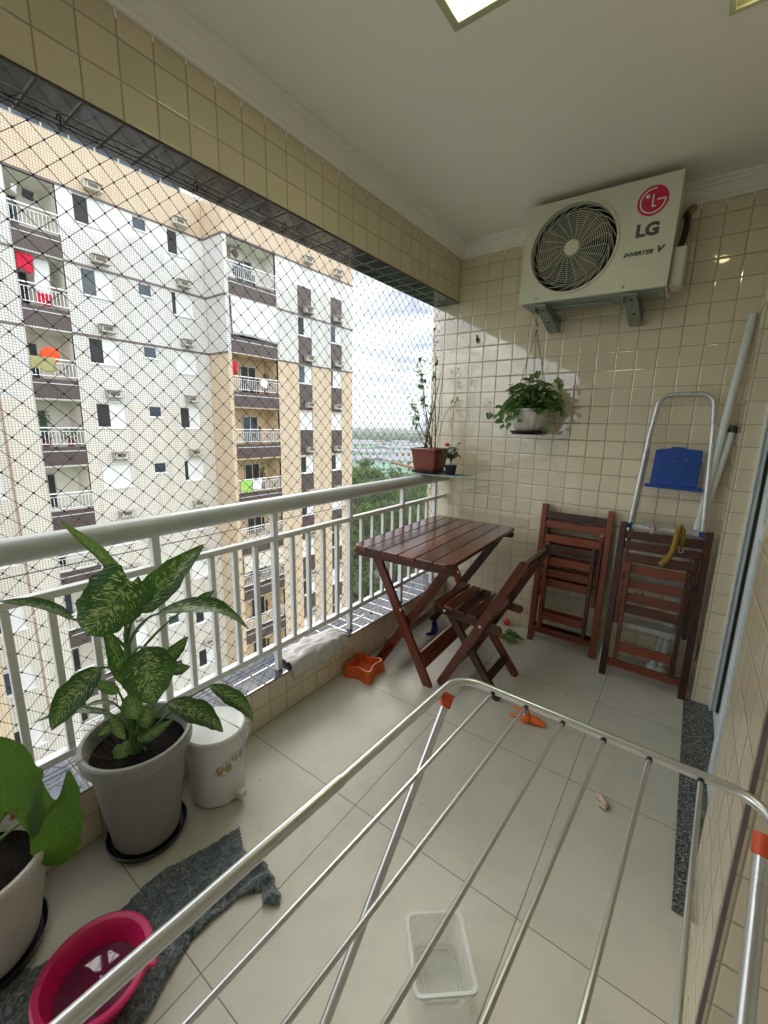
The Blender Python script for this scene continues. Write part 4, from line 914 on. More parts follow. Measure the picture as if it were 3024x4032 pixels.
for nme, b, t, w_ in LV:
    b = Vector(b); dr_, fo_, tw_ = PRM.get(nme, (.14, .25, 0)); m = MB()
    leafmesh(m, b, t, w_, UPS.get(nme, FACE), dr_, fo_, 'lance' if nme not in ('bigleft', 'c7') else 'heart', 18, 12, 1.2, tw_)
    m.build('leaf', 'dieff_light' if nme in light else 'dieff', bp)
    z0 = max(.36, min(.72, b.z - .12 if b.z > .6 else .36 + (b.z - .36) * .3)); s0 = Vector((.227, -2.38, z0)) if b.z > .6 else Vector((.24 + rnd.uniform(-.02, .02), -2.385 + rnd.uniform(-.02, .02), .345))
    stem.tube(bez(s0, (s0 + b) / 2 + Vector((0, 0, .05)), b + (Vector(t) - b) * .02, 8), lambda t_: .0055 - .0025 * t_, 8)
stem.build('stems', 'stem_green', bp)
wd = MB()
for k in range(9):
    a = rnd.uniform(3.4, 4.9); wd.tube([(P1[0] + math.cos(a) * .08, P1[1] + math.sin(a) * .08, .35), (P1[0] + math.cos(a) * .12, P1[1] + math.sin(a) * .13, .40 + rnd.uniform(0, .03)), (P1[0] + math.cos(a) * .17, P1[1] + math.sin(a) * .18, .40 + rnd.uniform(-.02, .03))], .0009, 4)
wd.build('dry_weed', 'stem_brown', bp)

P2 = (.235, -2.805)
ap = thing('potted_plant', 'off-white pot with broad heart-shaped green leaves at the left edge', 'potted plant', (*P2, 0))
pot(ap, P2, [(.10, .020), (.116, .022), (.122, .035), (.128, .06), (.165, .262), (.168, .270), (.174, .276), (.180, .304), (.177, .310), (.166, .310), (.162, .300), (.150, .22), (.12, .215)], 'pot_white')
MB().lathe((*P2, 0), [(.001, .236), (.07, .242), (.152, .235)], 40).build('soil', 'soil', ap)
MB().lathe((*P2, 0), [(.001, .001), (.115, .001), (.132, .006), (.142, .030), (.138, .031), (.126, .012), (.001, .010)], 48).build('saucer', 'black', ap)
s2 = MB()
for b, t, w_, up, dr_, tw in (((.322, -2.722, .445), (.322, -2.722, .665), .17, (.80, -.45, -.12), -.04, 0), ((.352, -2.632, .425), (.348, -2.642, .225), .115, (.85, -.35, .35), .08, 0), ((.16, -2.93, .55), (.05, -3.02, .60), .16, (.4, -.2, 1), .1, 0)):
    m = MB(); leafmesh(m, b, t, w_, up, dr_, .18, 'heart', 18, 12, .5, tw, .62); m.build('leaf', 'heart', ap)
    s2.tube(bez((.24, -2.80, .24), (.26, -2.77, .36), Vector(b), 8), .0042, 8)
s2.build('stems', 'stem_green', ap)
m = MB()
for k in range(5): m.ball((.331 + rnd.uniform(-.006, .006), -2.712 + rnd.uniform(-.01, .01), .425 + k * .005), .005, (1, 1, 1), 8, 6)
m.build('dry_flower', 'stick', ap)

# bin
BC = (.252, -2.122); bi = thing('pedal_bin', 'small white pedal bin with kitten sticker beside the grey pot', 'bin', (*BC, 0))
MB().lathe((*BC, 0), [(.001, .004), (.092, .004), (.097, .010), (.104, .235), (.107, .242), (.107, .262), (.103, .263), (.100, .25), (.001, .249)], 48).build('bucket', 'bin', bi)
ld_ = MB(); ld_.lathe((*BC, 0), [(.106, .264), (.110, .266), (.110, .280), (.104, .285), (.06, .288), (.001, .289)], 48); lid = ld_.build('lid', 'bin', bi)
m = MB(); m.bar((BC[0] - .09, BC[1] + .02, .2885), (BC[0] + .09, BC[1] + .045, .2885), .003, .002, (0, 0, 1)); m.build('crease', 'pot_white', lid, smooth=False)
fd = Vector((.90, -.43, 0)).normalized(); sdv = Vector((-fd.y, fd.x, 0)); m = MB(); c = Vector((*BC, 0)) + Vector((.985, .17, 0)) * .108
m.box((-.022, -.016, .014), (.024, .016, .042)); m.v = [Vector((c.x + v.x * .94 - v.y * .3, c.y + v.x * .3 + v.y * .94, v.z)) for v in m.v]; m.build('pedal', 'pot_hang', bi, smooth=False, bev=.005)
def onbin(a, z, r=.1015): rr_ = .097 + (z - .01) / .225 * .007 + .0009; return Vector((BC[0] + math.cos(a) * rr_, BC[1] + math.sin(a) * rr_, z))
st_ = None
for col, blobs in (('pink', [(-25, .165, .016, .013), (-26, .150, .011, .008), (4, .188, .010, .010)]), ('olive', [(-9, .160, .014, .016), (-9, .176, .009, .008), (10, .180, .010, .012)]), ('blue', [(24, .180, .010, .014)]), ('pale', [(-9, .178, .005, .004), (-25, .17, .006, .005), (5, .194, .005, .004)])):
    m = MB()
    for a, z, w_, h_ in blobs:
        k = 14; o = len(m.v); off = {'pale': .0006}.get(col, .0)
        for i in range(k): q = 2 * math.pi * i / k; p = onbin(R(a) + math.cos(q) * w_ / .1, z + math.sin(q) * h_); p += (p - Vector((*BC, z))).normalized() * off * 1.0; m.v.append(p)
        m.f.append(tuple(range(o, o + k)))
    m.build('sticker', PRINT[col], bi, smooth=False)
m = MB(); k = 40; ring = []
for i in range(k):
    q = 2 * math.pi * i / k; ring.append(onbin(R(0) + math.cos(q) * .62 * (1 + .05 * math.sin(6 * q)), .170 + math.sin(q) * .030 * (1 + .12 * math.sin(5 * q)) + math.cos(q) * .012))
m.tube(ring, .0007, 4, closed=True); m.build('sticker_outline', PRINT['line'], bi)
m = MB()
for k in range(7): a = R(25 + k * 9); m.tube(bez(onbin(a, .262, .1) , Vector((BC[0] + math.cos(a) * .128, BC[1] + math.sin(a) * .128, .25 + rnd.uniform(-.01, .01))), Vector((BC[0] + math.cos(a + .1) * .115, BC[1] + math.sin(a + .1) * .115, .222)), 6), .007, 6)
m.build('bag_edge', 'bag', bi)

# basin
BA = (.572, -2.655); ba = thing('basin', 'round crimson plastic basin holding water on the grey cloth', 'basin', (*BA, .012))
MB().lathe((*BA, 0), [(.001, .012), (.074, .012), (.080, .016), (.084, .020), (.107, .092), (.121, .095), (.124, .092), (.125, .098), (.120, .101), (.108, .099), (.101, .088), (.082, .024), (.001, .020)], 64).build('bowl', 'basket_red', ba)
MB().lathe((*BA, 0), [(.001, .046), (.0875, .046)], 56).build('water', 'water', ba)
m = MB(); m.box((-.03, .110, .088), (.03, .140, .097)); a = R(52); m.v = [Vector((BA[0] + v.x * math.cos(a - math.pi / 2) - v.y * math.sin(a - math.pi / 2), BA[1] + v.x * math.sin(a - math.pi / 2) + v.y * math.cos(a - math.pi / 2), v.z)) for v in m.v]; m.build('handle', 'basket_red', ba, smooth=False, bev=.006)

# floor cloth (outline + folds)
OUT = [(.451, -2.166), (.500, -2.19), (.548, -2.214), (.592, -2.200), (.630, -2.195), (.70, -2.21), (.764, -2.237), (.772, -2.260), (.734, -2.289), (.693, -2.269), (.657, -2.318), (.645, -2.40), (.650, -2.469), (.684, -2.544), (.713, -2.610), (.72, -2.72), (.70, -2.86), (.60, -2.95), (.44, -2.93), (.32, -2.86), (.311, -2.788), (.365, -2.733), (.392, -2.68), (.399, -2.521), (.385, -2.45), (.390, -2.395), (.408, -2.355), (.420, -2.31), (.434, -2.272), (.442, -2.22)]
def inside(x, y):
    c = False; j = len(OUT) - 1
    for i in range(len(OUT)):
        (xi, yi), (xj, yj) = OUT[i], OUT[j]
        if (yi > y) != (yj > y) and x < (xj - xi) * (y - yi) / (yj - yi) + xi: c = not c
        j = i
    return c
def edged(x, y):
    b = 9
    for i in range(len(OUT)):
        (xi, yi), (xj, yj) = OUT[i], OUT[i - 1]; L2 = (xj - xi) ** 2 + (yj - yi) ** 2; t = max(0, min(1, ((x - xi) * (xj - xi) + (y - yi) * (yj - yi)) / L2)); b = min(b, math.hypot(x - xi - t * (xj - xi), y - yi - t * (yj - yi)))
    return b
m = MB(); st_g = .0065; idx = {}
def ch_(x, y):
    r = 0
    e = edged(x, y); f = min(1, e / .02)
    # folds gathered along the right-hand edge
    s_ = max(0, min(1, (x - .50 - max(0, -2.35 - y) * .28) / .10)); 
    u = x * .8 - y * .35 + .03 * noise.noise(Vector((x * 6, y * 6, 0)))
    r += s_ * (.010 * abs(math.sin(u * 62)) + .006 * math.sin(u * 121 + y * 10) + .006)
    r += .0025 * (1 + noise.noise(Vector((x * 14, y * 9, 3)))) + .0012 * noise.noise(Vector((x * 50, y * 50, 1)))
    d = math.hypot(x - BA[0], y - BA[1]); 
    if d < .14: r *= max(0, (d - .09) / .05) if d > .09 else 0; 
    return .0035 + max(0, r) * (.25 + .75 * f)
gx0, gy0 = .30, -2.96
for i in range(int(.49 / st_g)):
    for j in range(int(.81 / st_g)):
        x = gx0 + i * st_g; y = gy0 + j * st_g
        xx = x + .004 * noise.noise(Vector((x * 30, y * 30, 0))); yy = y + .004 * noise.noise(Vector((x * 30, y * 30, 9)))
        if inside(xx, yy): idx[(i, j)] = len(m.v); m.v.append(Vector((x, y, ch_(x, y))))
for (i, j), a in idx.items():
    q = [(i, j), (i + 1, j), (i + 1, j + 1), (i, j + 1)]
    if all(k in idx for k in q): m.f.append(tuple(idx[k] for k in q))
cl_ = m.build('floor_cloth', 'fleece', sharp=80); sm_ = cl_.modifiers.new('thickness', 'SOLIDIFY'); sm_.thickness = .003; sm_.offset = -1
ss = cl_.modifiers.new('smooth', 'SMOOTH'); ss.iterations = 2; ss.factor = .5
tag(cl_, 'crumpled dark grey marled cloth lying on the floor under the basin', 'cloth')

# towel on the kerb
m = MB(); nu, nv = 60, 26
for i in range(nu + 1):
    for j in range(nv + 1):
        u, v = i / nu, j / nv; y = -1.605 + u * .40; pin = 1 - .35 * max(0, (u - .78) / .22) ** 1.0
        x = .165 - (v * .20 + .004 * math.sin(u * 30)) * pin; h = .222 + .010 * noise.noise(Vector((u * 9, v * 5, 2))) + .009 * abs(math.sin(v * 11 + u * 2.2 + 2 * noise.noise(Vector((u * 3, v * 3, 0))))) + .012 * math.sin(math.pi * v) * math.sin(math.pi * min(1, u * 1.1))
        over = max(0, .112 - (0) - x) if False else max(0, x - .110)
        if over > 0: h -= over * 1.25; x = .112 + over * .35 + .004 * noise.noise(Vector((u * 12, v * 3, 5)))
        if u > .8: h += .014 * math.sin((u - .8) / .2 * math.pi)
        m.v.append(Vector((x - .01 * (1 - u), y + .02 * (v - .5) + .006 * noise.noise(Vector((v * 10, u * 2, 8))), max(h, .2085 if over <= 0 else .1))))
for i in range(nu):
    for j in range(nv): a = i * (nv + 1) + j; m.f.append((a, a + nv + 1, a + nv + 2, a + 1))
tw = m.build('floor_towel', 'towel', sharp=90); s_ = tw.modifiers.new('t', 'SOLIDIFY'); s_.thickness = .004; s_.offset = 1
tag(tw, 'crumpled pale grey towel draped over the tiled kerb', 'towel')

# dog bowl : bone shaped
DB = (.205, -1.160); th = R(-38)
db = thing('pet_bowl', 'orange bone-shaped pet bowl on the floor near the kerb', 'pet bowl', (*DB, 0), (0, 0, R(8)))
def bone(s_, k=72):
    pts = []
    for i in range(k):
        a = 2 * math.pi * i / k; q = 4 * (a - math.pi / 4) ; r = .083 + .021 * math.cos(q) + .004 * math.cos(2 * q)
        pts.append((math.cos(a) * r * s_, math.sin(a) * r * s_))
    return pts
m = MB(); k = 72
for s_, z in ((1.16, .0), (1.16, .006), (1.03, .064), (1.0, .070), (.93, .070), (.90, .064), (.78, .026), (.4, .022)):
    for x, y in bone(s_): m.v.append(Vector((x, y, z)))
for i in range(7):
    for j in range(k): m.f.append((i * k + j, i * k + (j + 1) % k, (i + 1) * k + (j + 1) % k, (i + 1) * k + j))
m.f.append(tuple(range(7 * k, 8 * k))); m.build('bowl', 'orange_bowl', db, local=True, sharp=50)

# clear container
cc_ = Vector((1.222, -2.108, 0)); ct = thing('plastic_container', 'empty clear plastic tub standing on the floor under the rack', 'container', cc_, (0, 0, R(40.5)))
prof = [(.052, .066, .001), (.056, .070, .006), (.0685, .080, .078), (.070, .082, .080)]
mb, o, n = sqlathe(MB(), (0, 0, 0), prof, .22); mb.f.append(tuple(range(n))[::-1]); mb.build('tub', 'clear', ct, local=True)
mb, o, n = sqlathe(MB(), (0, 0, 0), [(.070, .082, .079), (.077, .089, .080), (.078, .090, .075), (.0795, .0915, .076), (.0785, .0905, .083), (.071, .083, .083)], .22); mb.build('rim', 'clear_rim', ct, local=True)
mb, o, n = sqlathe(MB(), (0, 0, 0), [(.040, .052, .0035), (.042, .054, .0035), (.042, .054, .0050), (.040, .052, .0050)], .22); mb.build('base_ridge', 'clear_rim', ct, local=True)

# small things on the floor

TB = Vector((1.089, -1.000, .026)); TA = Vector((1.178, -.992, .016))
tc_ = thing('squeaky_toy', 'orange rubber squeaky toy with two prongs and tail on the floor', 'dog toy', (1.089, -1.0, 0))
m = MB(); m.ball(TB, .029, (1, 1, .95), 20, 14); m.ball(TB + Vector((-.004, .004, .022)), .020, (1, 1, 1), 16, 10)
m.tube(bez(TB + Vector((.01, 0, 0)), (1.135, -.985, .022), TA, 10), lambda t: .013 + .008 * math.sin(math.pi * min(1, t * 1.02)) - .004 * t, 14)
m.tube(bez(TB + Vector((-.01, .01, .012)), (1.045, -.975, .036), (1.018, -.960, .034), 8), lambda t: .012 - .008 * t, 10); m.tube(bez(TB + Vector((-.01, -.01, -.006)), (1.040, -1.003, .016), (1.010, -1.003, .010), 8), lambda t: .011 - .006 * t, 10); m.build('body', 'orange', tc_)
ey = TB + Vector((.001, -.017, .032)); MB().ball(ey, .0095, (1, .8, .8), 14, 8).build('eye', 'white_print', tc_); MB().ball(ey + Vector((.0035, -.0045, .0040)), .0052, (1, .8, .8), 10, 6).build('pupil', 'black', tc_)
m = MB(); m.ball((1.46, -1.262, .010), .010, (1.3, .8, 1)); m.tube([(1.455, -1.258, .012), (1.472, -1.270, .014), (1.489, -1.290, .012), (1.486, -1.302, .011), (1.474, -1.300, .010), (1.478, -1.289, .010)], lambda t: .0125 - .004 * t, 10)
tag(m.build('chew_bone', 'bone', sharp=80), 'small knotted rawhide chew on the floor right of the rack', 'dog chew')
m = MB(); m.ball((.295, -.50, .030), .030, (.8, 1, 1), 16, 10); m.ball((.285, -.485, .068), .021, (.9, .9, 1.1), 16, 10); m.tube([(.295, -.505, .012), (.272, -.535, .008), (.262, -.55, .010)], lambda t: .014 - .007 * t, 10); m.tube([(.30, -.49, .03), (.287, -.487, .06)], .020, 12)
tag(m.build('toy_bird', 'blue_toy', sharp=80), 'small blue rubber bird toy under the table', 'dog toy')
m = MB(); m.ball((.641, -.048, .024), .024, (1, 1, 1), 20, 14)
for k in range(24): a = k * 2.4; z = 1 - 2 * (k + .5) / 24; r = math.sqrt(1 - z * z); m.ball((.641 + .024 * r * math.cos(a), -.048 + .024 * r * math.sin(a), .024 + .024 * z), .004, n=6, m=4)
tag(m.build('spiky_ball', 'pink'), 'pink spiky rubber ball on the floor against the end wall', 'ball')
cn_ = thing('corn_toy', 'yellow corn cob toy with green husk leaves near the folded chair', 'dog toy', (.73, -.25, 0))
m = MB(); m.ball((.70, -.262, .020), .021, (2.0, .9, .9), 20, 12, Euler((0, 0, .3)).to_matrix()); m.build('cob', 'banana', cn_)
m = MB()
for b, t, w_ in (((.71, -.25, .03), (.80, -.225, .035), .04), ((.72, -.27, .03), (.80, -.285, .010), .035), ((.73, -.25, .02), (.835, -.225, .012), .04), ((.72, -.28, .02), (.765, -.335, .006), .028), ((.69, -.25, .04), (.62, -.255, .02), .035), ((.70, -.24, .04), (.76, -.23, .05), .04)): leafmesh(m, b, t, w_, (0, -.3, 1), .12, .3, 'lance', 8, 5)
m.build('husk', 'stem_green', cn_, solid=.002)
m = MB()
for x, y in ((1.20, -.65), (1.285, -.39), (1.06, -.76), (.97, -1.0), (1.145, -.72), (1.30, -1.05), (.35, -2.0), (.92, -1.7)): m.ball((x, y, .003), rnd.uniform(.003, .007), (1.3, 1, .5), 7, 5)
tag(m.build('crumbs', 'bone'), 'scattered crumbs and specks on the tiled floor', 'crumbs', kind='stuff')
tag(MB().ball((.02, -.86, .211), .010, (1, 1, .5), 8, 6).build('pebble', 'stick'), 'single small brown speck of dirt on the kerb top', 'debris')

# ================================================================== OUTSIDE
GZ = -25.5
struct(MB().add([(-9000, -3000, GZ), (6000, -3000, GZ), (6000, 12000, GZ), (-9000, 12000, GZ)], [(0, 1, 2, 3)]).build('ground', 'ground', smooth=False))
ab = thing('apartment_building', 'tall tiled apartment block with brown balcony strips facing the balcony', 'building', (-20, 10, GZ))
Tk = [10.46 - 2.75 * k for k in range(13)]
XB, XP = -20.0, -18.3
def facade(X, y0, y1, z0, z1, holes, mat, depth=.14):
    """wall plane at X with rectangular holes (ya, yb, za, zb); reveals run back by depth"""
    hs = [h for h in holes if h[0] < y1 and h[1] > y0 and h[2] < z1 and h[3] > z0]
    Ys = sorted({y0, y1} | {min(max(v, y0), y1) for h in hs for v in h[:2]}); Zs = sorted({z0, z1} | {min(max(v, z0), z1) for h in hs for v in h[2:]})
    m = MB()
    for a, b in zip(Ys, Ys[1:]):
        for c, d in zip(Zs, Zs[1:]):
            cy, cz = (a + b) / 2, (c + d) / 2
            if any(h[0] < cy < h[1] and h[2] < cz < h[3] for h in hs): continue
            m.add([(X, a, c), (X, b, c), (X, b, d), (X, a, d)], [(0, 1, 2, 3)])
    for a, b, c, d in hs:
        c2, d2 = max(c, z0), min(d, z1)
        m.add([(X, a, c2), (X, b, c2), (X, b, d2), (X, a, d2), (X - depth, a, c2), (X - depth, b, c2), (X - depth, b, d2), (X - depth, a, d2)],
              [(0, 4, 5, 1), (3, 2, 6, 7), (0, 3, 7, 4), (1, 5, 6, 2)])
    return m.build('wall', mat, ab, smooth=False)
TOPZ = 12.22; zT2 = Tk[2]
B1 = (2.84, 4.42); W1 = (4.97, 6.15); WS = (7.24, 7.86); W2 = (8.78, 9.85); WL = (.35, 1.46)
B2 = (10.83, 13.82); CA = (15.42, 16.50); CB = (18.21, 19.24)
Zbase = GZ
h1 = []; h2 = []
for T in Tk:
    h1 += [(*B1, T - 1.94, T - .03), (*W1, T - 1.12, T - .06), (*WS, T - .60, T - .08), (*W2, T - 1.12, T - .06)]
    if T < 5: h1.append((*WL, T - 1.12, T - .06))
    h2 += [(*B2, T - 1.94, T - .03), (*CA, T - 1.10, T - .06), (*CB, T - 1.10, T - .06)]
YL = .45
facade(XB, YL, 10.62, Tk[0], TOPZ, [], 'fac_peach'); 
facade(XB, YL, 10.62, Tk[3], Tk[0], h1, 'fac_white'); facade(XB, YL, 10.62, Zbase, Tk[3], h1, 'fac_cream')
facade(XP, 10.62, 20.35, Tk[0], TOPZ, [], 'fac_peach'); facade(XP, 10.62, 20.35, zT2, Tk[0], h2, 'fac_white'); facade(XP, 10.62, 20.35, Zbase, zT2, h2, 'fac_peach')
for z0, z1, mt in ((Tk[0], TOPZ, 'ret_peach'), (zT2, Tk[0], 'ret_white'), (Zbase, zT2, 'ret_peach')):
    MB().add([(XB, 10.62, z0), (XP, 10.62, z0), (XP, 10.62, z1), (XB, 10.62, z1)], [(0, 1, 2, 3)]).build('return_wall', mt, ab, smooth=False)
    MB().add([(XP, 20.35, z0), (XP - 14, 20.35, z0), (XP - 14, 20.35, z1), (XP, 20.35, z1)], [(0, 1, 2, 3)]).build('end_wall', mt, ab, smooth=False)
for X, z0, z1, mt in ((XP, zT2, TOPZ, 'fac_white'), (XP, Zbase, zT2, 'fac_peach')):
    facade(X, -9, .22, z0, z1, [(-3.2, -.5, T - 1.94, T - .03) for T in Tk], mt); MB().add([(XP, .22, z0), (XB, .22, z0), (XB, .22, z1), (XP, .22, z1)], [(0, 1, 2, 3)]).build('return_wall', mt.replace('fac', 'ret'), ab, smooth=False)
rf = MB(); rf.box((XP - 14, -9, TOPZ - .3), (XB - .15, 20.34, TOPZ - .2)); rf.box((XB - .25, YL, TOPZ), (XB, 10.4, TOPZ + .03)); rf.build('roof', 'concrete', ab, smooth=False)
MB().box((-24.0, 2, TOPZ - .2), (-30, 15, TOPZ + 1.6)).build('roof_house', 'room', ab, smooth=False)
bl = MB(); bl.box((XB - .10, 2.4, TOPZ + .30), (XB - .06, 9.7, TOPZ + .34))
for i in range(9): bl.box((XB - .11, 2.4 + i * .9, TOPZ + .03), (XB - .05, 2.46 + i * .9, TOPZ + .34))
bl.build('roof_railing', 'concrete', ab, smooth=False)
MB().box((XB - .09, 2.4, TOPZ + .06), (XB - .08, 9.6, TOPZ + .29)).build('roof_screen', 'win_glass', ab, smooth=False)
# trim bands on every floor
for k, T in enumerate(Tk[:3]):
    m = MB(); m.box((XB, YL, T - .045), (XB + .03, B1[0], T + .045)); m.box((XB, B1[1], T - .045), (XB + .03, 10.62, T + .045)) if k else m.box((XB, B1[0], T - .045), (XB + .03, 10.62, T + .045))
    m.box((XB + .03, 10.59, T - .045), (XP + .03, 10.62, T + .045)); m.box((XP, B2[1], T - .045), (XP + .03, 20.36, T + .045))
    if not k: m.box((XP, 10.62, T - .045), (XP + .03, B2[1], T + .045))
    m.build('trim_band', 'trim_brown', ab, smooth=False)
rw_ = random.Random(11)
def window(X, y0, y1, z0, z1, state, small=False):
    w_ = MB(); t = .035; xo = X - .07
    for a in ((y0, z0, y1, z0 + t), (y0, z1 - t, y1, z1), (y0, z0 + t, y0 + t, z1 - t), (y1 - t, z0 + t, y1, z1 - t)): w_.box((xo - .04, a[0], a[1]), (xo + .03, a[2], a[3]))
    w_.box((X - .002, y0 - .04, z0 - .05), (X + .05, y1 + .04, z0 - .002))
    f = w_.build('window', 'white_paint', ab, smooth=False)
    ym = y0 + (y1 - y0) * (.47 if state != 'narrow' else .22)
    if small:
        p = MB(); p.add([(xo + .012, y0 + t, z0 + t), (xo + .012, y1 - t, z0 + t), (xo + .012, y1 - t, z1 - t), (xo + .012, y0 + t, z1 - t)], [(0, 1, 2, 3)]); p.build('pane', 'win_glass', f, smooth=False); return
    if state == 'closed': ym = y0 + t
    else:
        p = MB(); p.add([(xo - .01, y0 + t, z0 + t), (xo - .01, ym, z0 + t), (xo - .01, ym, z1 - t), (xo - .01, y0 + t, z1 - t)], [(0, 1, 2, 3)]); p.build('pane', 'win_glass' if state == 'glass' else 'win_dark', f, smooth=False)
    s = MB(); s.box((xo - .005, ym, z0 + t), (xo + .012, y1 - t, z1 - t)); n = 12
    for i in range(n): z = z0 + t + .02 + (z1 - z0 - .1) * i / (n - 1); s.box((xo + .012, ym + .02, z - .006), (xo + .02, y1 - t - .02, z + .012))
    s.build('shutter', 'gutter_white', f, smooth=False)
def acbox(X, y, z, w_=.66, mat='concrete', bare=False):
    b = MB(); d = .26
    b.box((X + .001, y, z - .04), (X + d + .06, y + w_, z)); b.box((X + .001, y - .02, z + .26), (X + d + .08, y + w_ + .03, z + .295)); b.box((X + .001, y, z), (X + d, y + .03, z + .26))
    o = b.build('ac_box', mat, ab, smooth=False)
    c = MB(); c.box((X + .03, y + .08, z + .002), (X + d - .03, y + w_ - .09, z + .24)); c.build('ac_unit', 'house_cream' if not bare else 'concrete', o, smooth=False)
    c = MB(); c.box((X + d - .029, y + .14, z + .05), (X + d - .024, y + w_ - .15, z + .2)); c.build('ac_vent', 'trim_brown', o, smooth=False)
st1 = ['half', 'glass', 'half', 'half', 'closed', 'half', 'closed', 'half', 'glass', 'half', 'half', 'closed', 'half']
st2 = ['half', 'narrow', 'closed', 'half', 'narrow', 'half', 'closed', 'half', 'half', 'glass', 'half', 'half', 'closed']
for k, T in enumerate(Tk[:12]):
    window(XB, *W1, T - 1.12, T - .06, st1[k]); window(XB, *WS, T - .60, T - .08, '', True); window(XB, *W2, T - 1.12, T - .06, st2[k])
    if T < 5: window(XB, *WL, T - 1.12, T - .06, 'glass' if k % 2 else 'half')
    sa, sb = ['closed', 'half', 'glass', 'closed', 'half', 'half', 'closed', 'half', 'closed', 'half', 'half', 'half'][k], ['closed', 'glass', 'narrow', 'closed', 'half', 'closed', 'half', 'closed', 'half', 'half', 'closed', 'half'][k]
    window(XP, *CA, T - 1.10, T - .06, sa); window(XP, *CB, T - 1.10, T - .06, sb)
    pm_ = 'house_cream' if k == 0 else 'concrete'
    acbox(XB, 5.40, T + .24, .66, pm_); acbox(XB, 9.08, T + .24, .62, pm_)
    acbox(XP, 15.86, T + .24, .68, 'house_cream' if k == 0 else 'concrete'); acbox(XP, 18.45, T + .24, .66, 'house_cream' if k == 0 else 'concrete')
    b = MB()
    for c_ in (CA, CB): b.box((XP, c_[0], T - 2.75 + .046), (XP + .012, c_[1], T - 1.17))
    if k < 9: 
        for c_ in (CA, CB): MB().box((XP, c_[0], T - 2.75 + .046), (XP + .012, c_[1], T - 1.17)).build('brown_panel', 'fac_brown', ab, smooth=False)
    # balconies
    for X, (ya, yb), side in ((XB, B1, 0), (XP, B2, 1)):
        rm = 'room' if (not side or k < 2) else 'room_peach'; dp = 1.5 if not side else 1.25
        m = MB(); m.add([(X - .001, ya, T - 1.94), (X - .001, yb, T - 1.94), (X - .001, yb, T - .03), (X - .001, ya, T - .03), (X - dp, ya, T - 1.94), (X - dp, yb, T - 1.94), (X - dp, yb, T - .03), (X - dp, ya, T - .03)], [(0, 1, 5, 4), (3, 7, 6, 2), (0, 4, 7, 3), (1, 2, 6, 5), (4, 5, 6, 7)])
        bc = m.build('balcony', rm, ab, smooth=False)
        dya = ya + (.10 if not side else 1.30); dyb = dya + (.62 if not side else 1.05)
        d = MB(); d.box((X - dp + .001, dya, T - 1.93), (X - dp + .03, dyb, T - .42)); d.build('balcony_door', 'win_dark' if k % 3 else 'win_glass', bc, smooth=False)
        d = MB(); 
        for yy in (dya, (dya + dyb) / 2 - .02, dyb - .04): d.box((X - dp + .031, yy, T - 1.93), (X - dp + .06, yy + .04, T - .42))
        d.box((X - dp + .031, dya, T - .46), (X - dp + .06, dyb, T - .42)); d.build('door_frame', 'house_cream', bc, smooth=False)
        if side: 
            MB().box((X - dp + .001, yb - .72, T - 1.9), (X - dp + .02, yb - .42, T - 1.0)).build('side_window', 'win_dark', bc, smooth=False); MB().box((X - dp + .001, ya + .02, T - 1.9), (X - dp + .02, ya + .34, T - .45)).build('side_window', 'win_glass', bc, smooth=False)
        r = MB(); r.box((X - .03, ya + .005, T - 1.17), (X + .02, yb - .005, T - 1.12)); r.box((X - .02, ya + .005, T - 1.30), (X + .01, yb - .005, T - 1.275)); r.box((X - .02, ya + .005, T - 1.83), (X + .01, yb - .005, T - 1.80))
        nb_ = 13 if not side else 26
        for i in range(nb_): yy = ya + .02 + (yb - ya - .06) * i / (nb_ - 1); r.box((X - .013, yy, T - 1.80), (X + .003, yy + .02, T - 1.30))
        r.build('balcony_railing', 'white_paint', bc, smooth=False)
        s = MB(); s.box((X + .001, ya, T - 2.705), (X + .025, yb, T - 1.94)); s.build('spandrel', 'fac_brown', bc, smooth=False)
        s = MB(); s.box((X + .026, ya, T - 2.13), (X + .034, yb, T - 2.105)); s.build('white_strip', 'white_paint', bc, smooth=False)
for k in (3, 5, 7): MB().tube([(XB + .04, 1.75, Tk[k] + 2), (XB + .04, 1.75 - .0, Tk[k] - 3.4)], .02, 6).build('drain_pipe', 'laundry_olive' if 0 else 'stick', ab)
# white roll-down awnings
def awning(y0, y1, zt, zb, out, label, mat='laundry_white', X=XP):
    m = MB(); n = 10
    for i in range(n + 1):
        t = i / n
        for j in range(9): u = j / 8; m.v.append(Vector((X + .05 + out * t + .02 * math.sin(t * 22 + u), y0 + (y1 - y0) * u, zt + (zb - zt) * t + .05 * math.sin(u * 5) * t)))
    for i in range(n):
        for j in range(8): a = i * 9 + j; m.f.append((a, a + 1, a + 10, a + 9))
    tag(m.build('awning', mat, solid=.01), label, 'awning')
awning(B2[0] + .05, B2[1], Tk[1] - .05, Tk[1] - 1.88, .06, 'white fabric awning rolled down over a whole balcony near the block top')
awning(B2[0] + .05, B2[1] - .05, Tk[6] - .05, Tk[6] - 1.02, .05, 'pale fabric awning covering the upper part of a lower balcony', 'house_cream')
def cloth(name, x, y0, y1, z0, z1, mat, label, cat='laundry'):
    m = MB(); n = 10
    for i in range(n + 1):
        for j in range(n + 1):
            u, v = i / n, j / n; m.v.append(Vector((x + .05 * math.sin(u * 9 + v * 2) * v, y0 + (y1 - y0) * u + .02 * math.sin(v * 7), z1 - (z1 - z0) * v * (1 - .12 * math.sin(u * 7)))))
    for i in range(n):
        for j in range(n): a = i * (n + 1) + j; m.f.append((a, a + 1, a + n + 2, a + n + 1))
    tag(m.build(name, mat, solid=.01), label, cat)
X1 = XB - .25
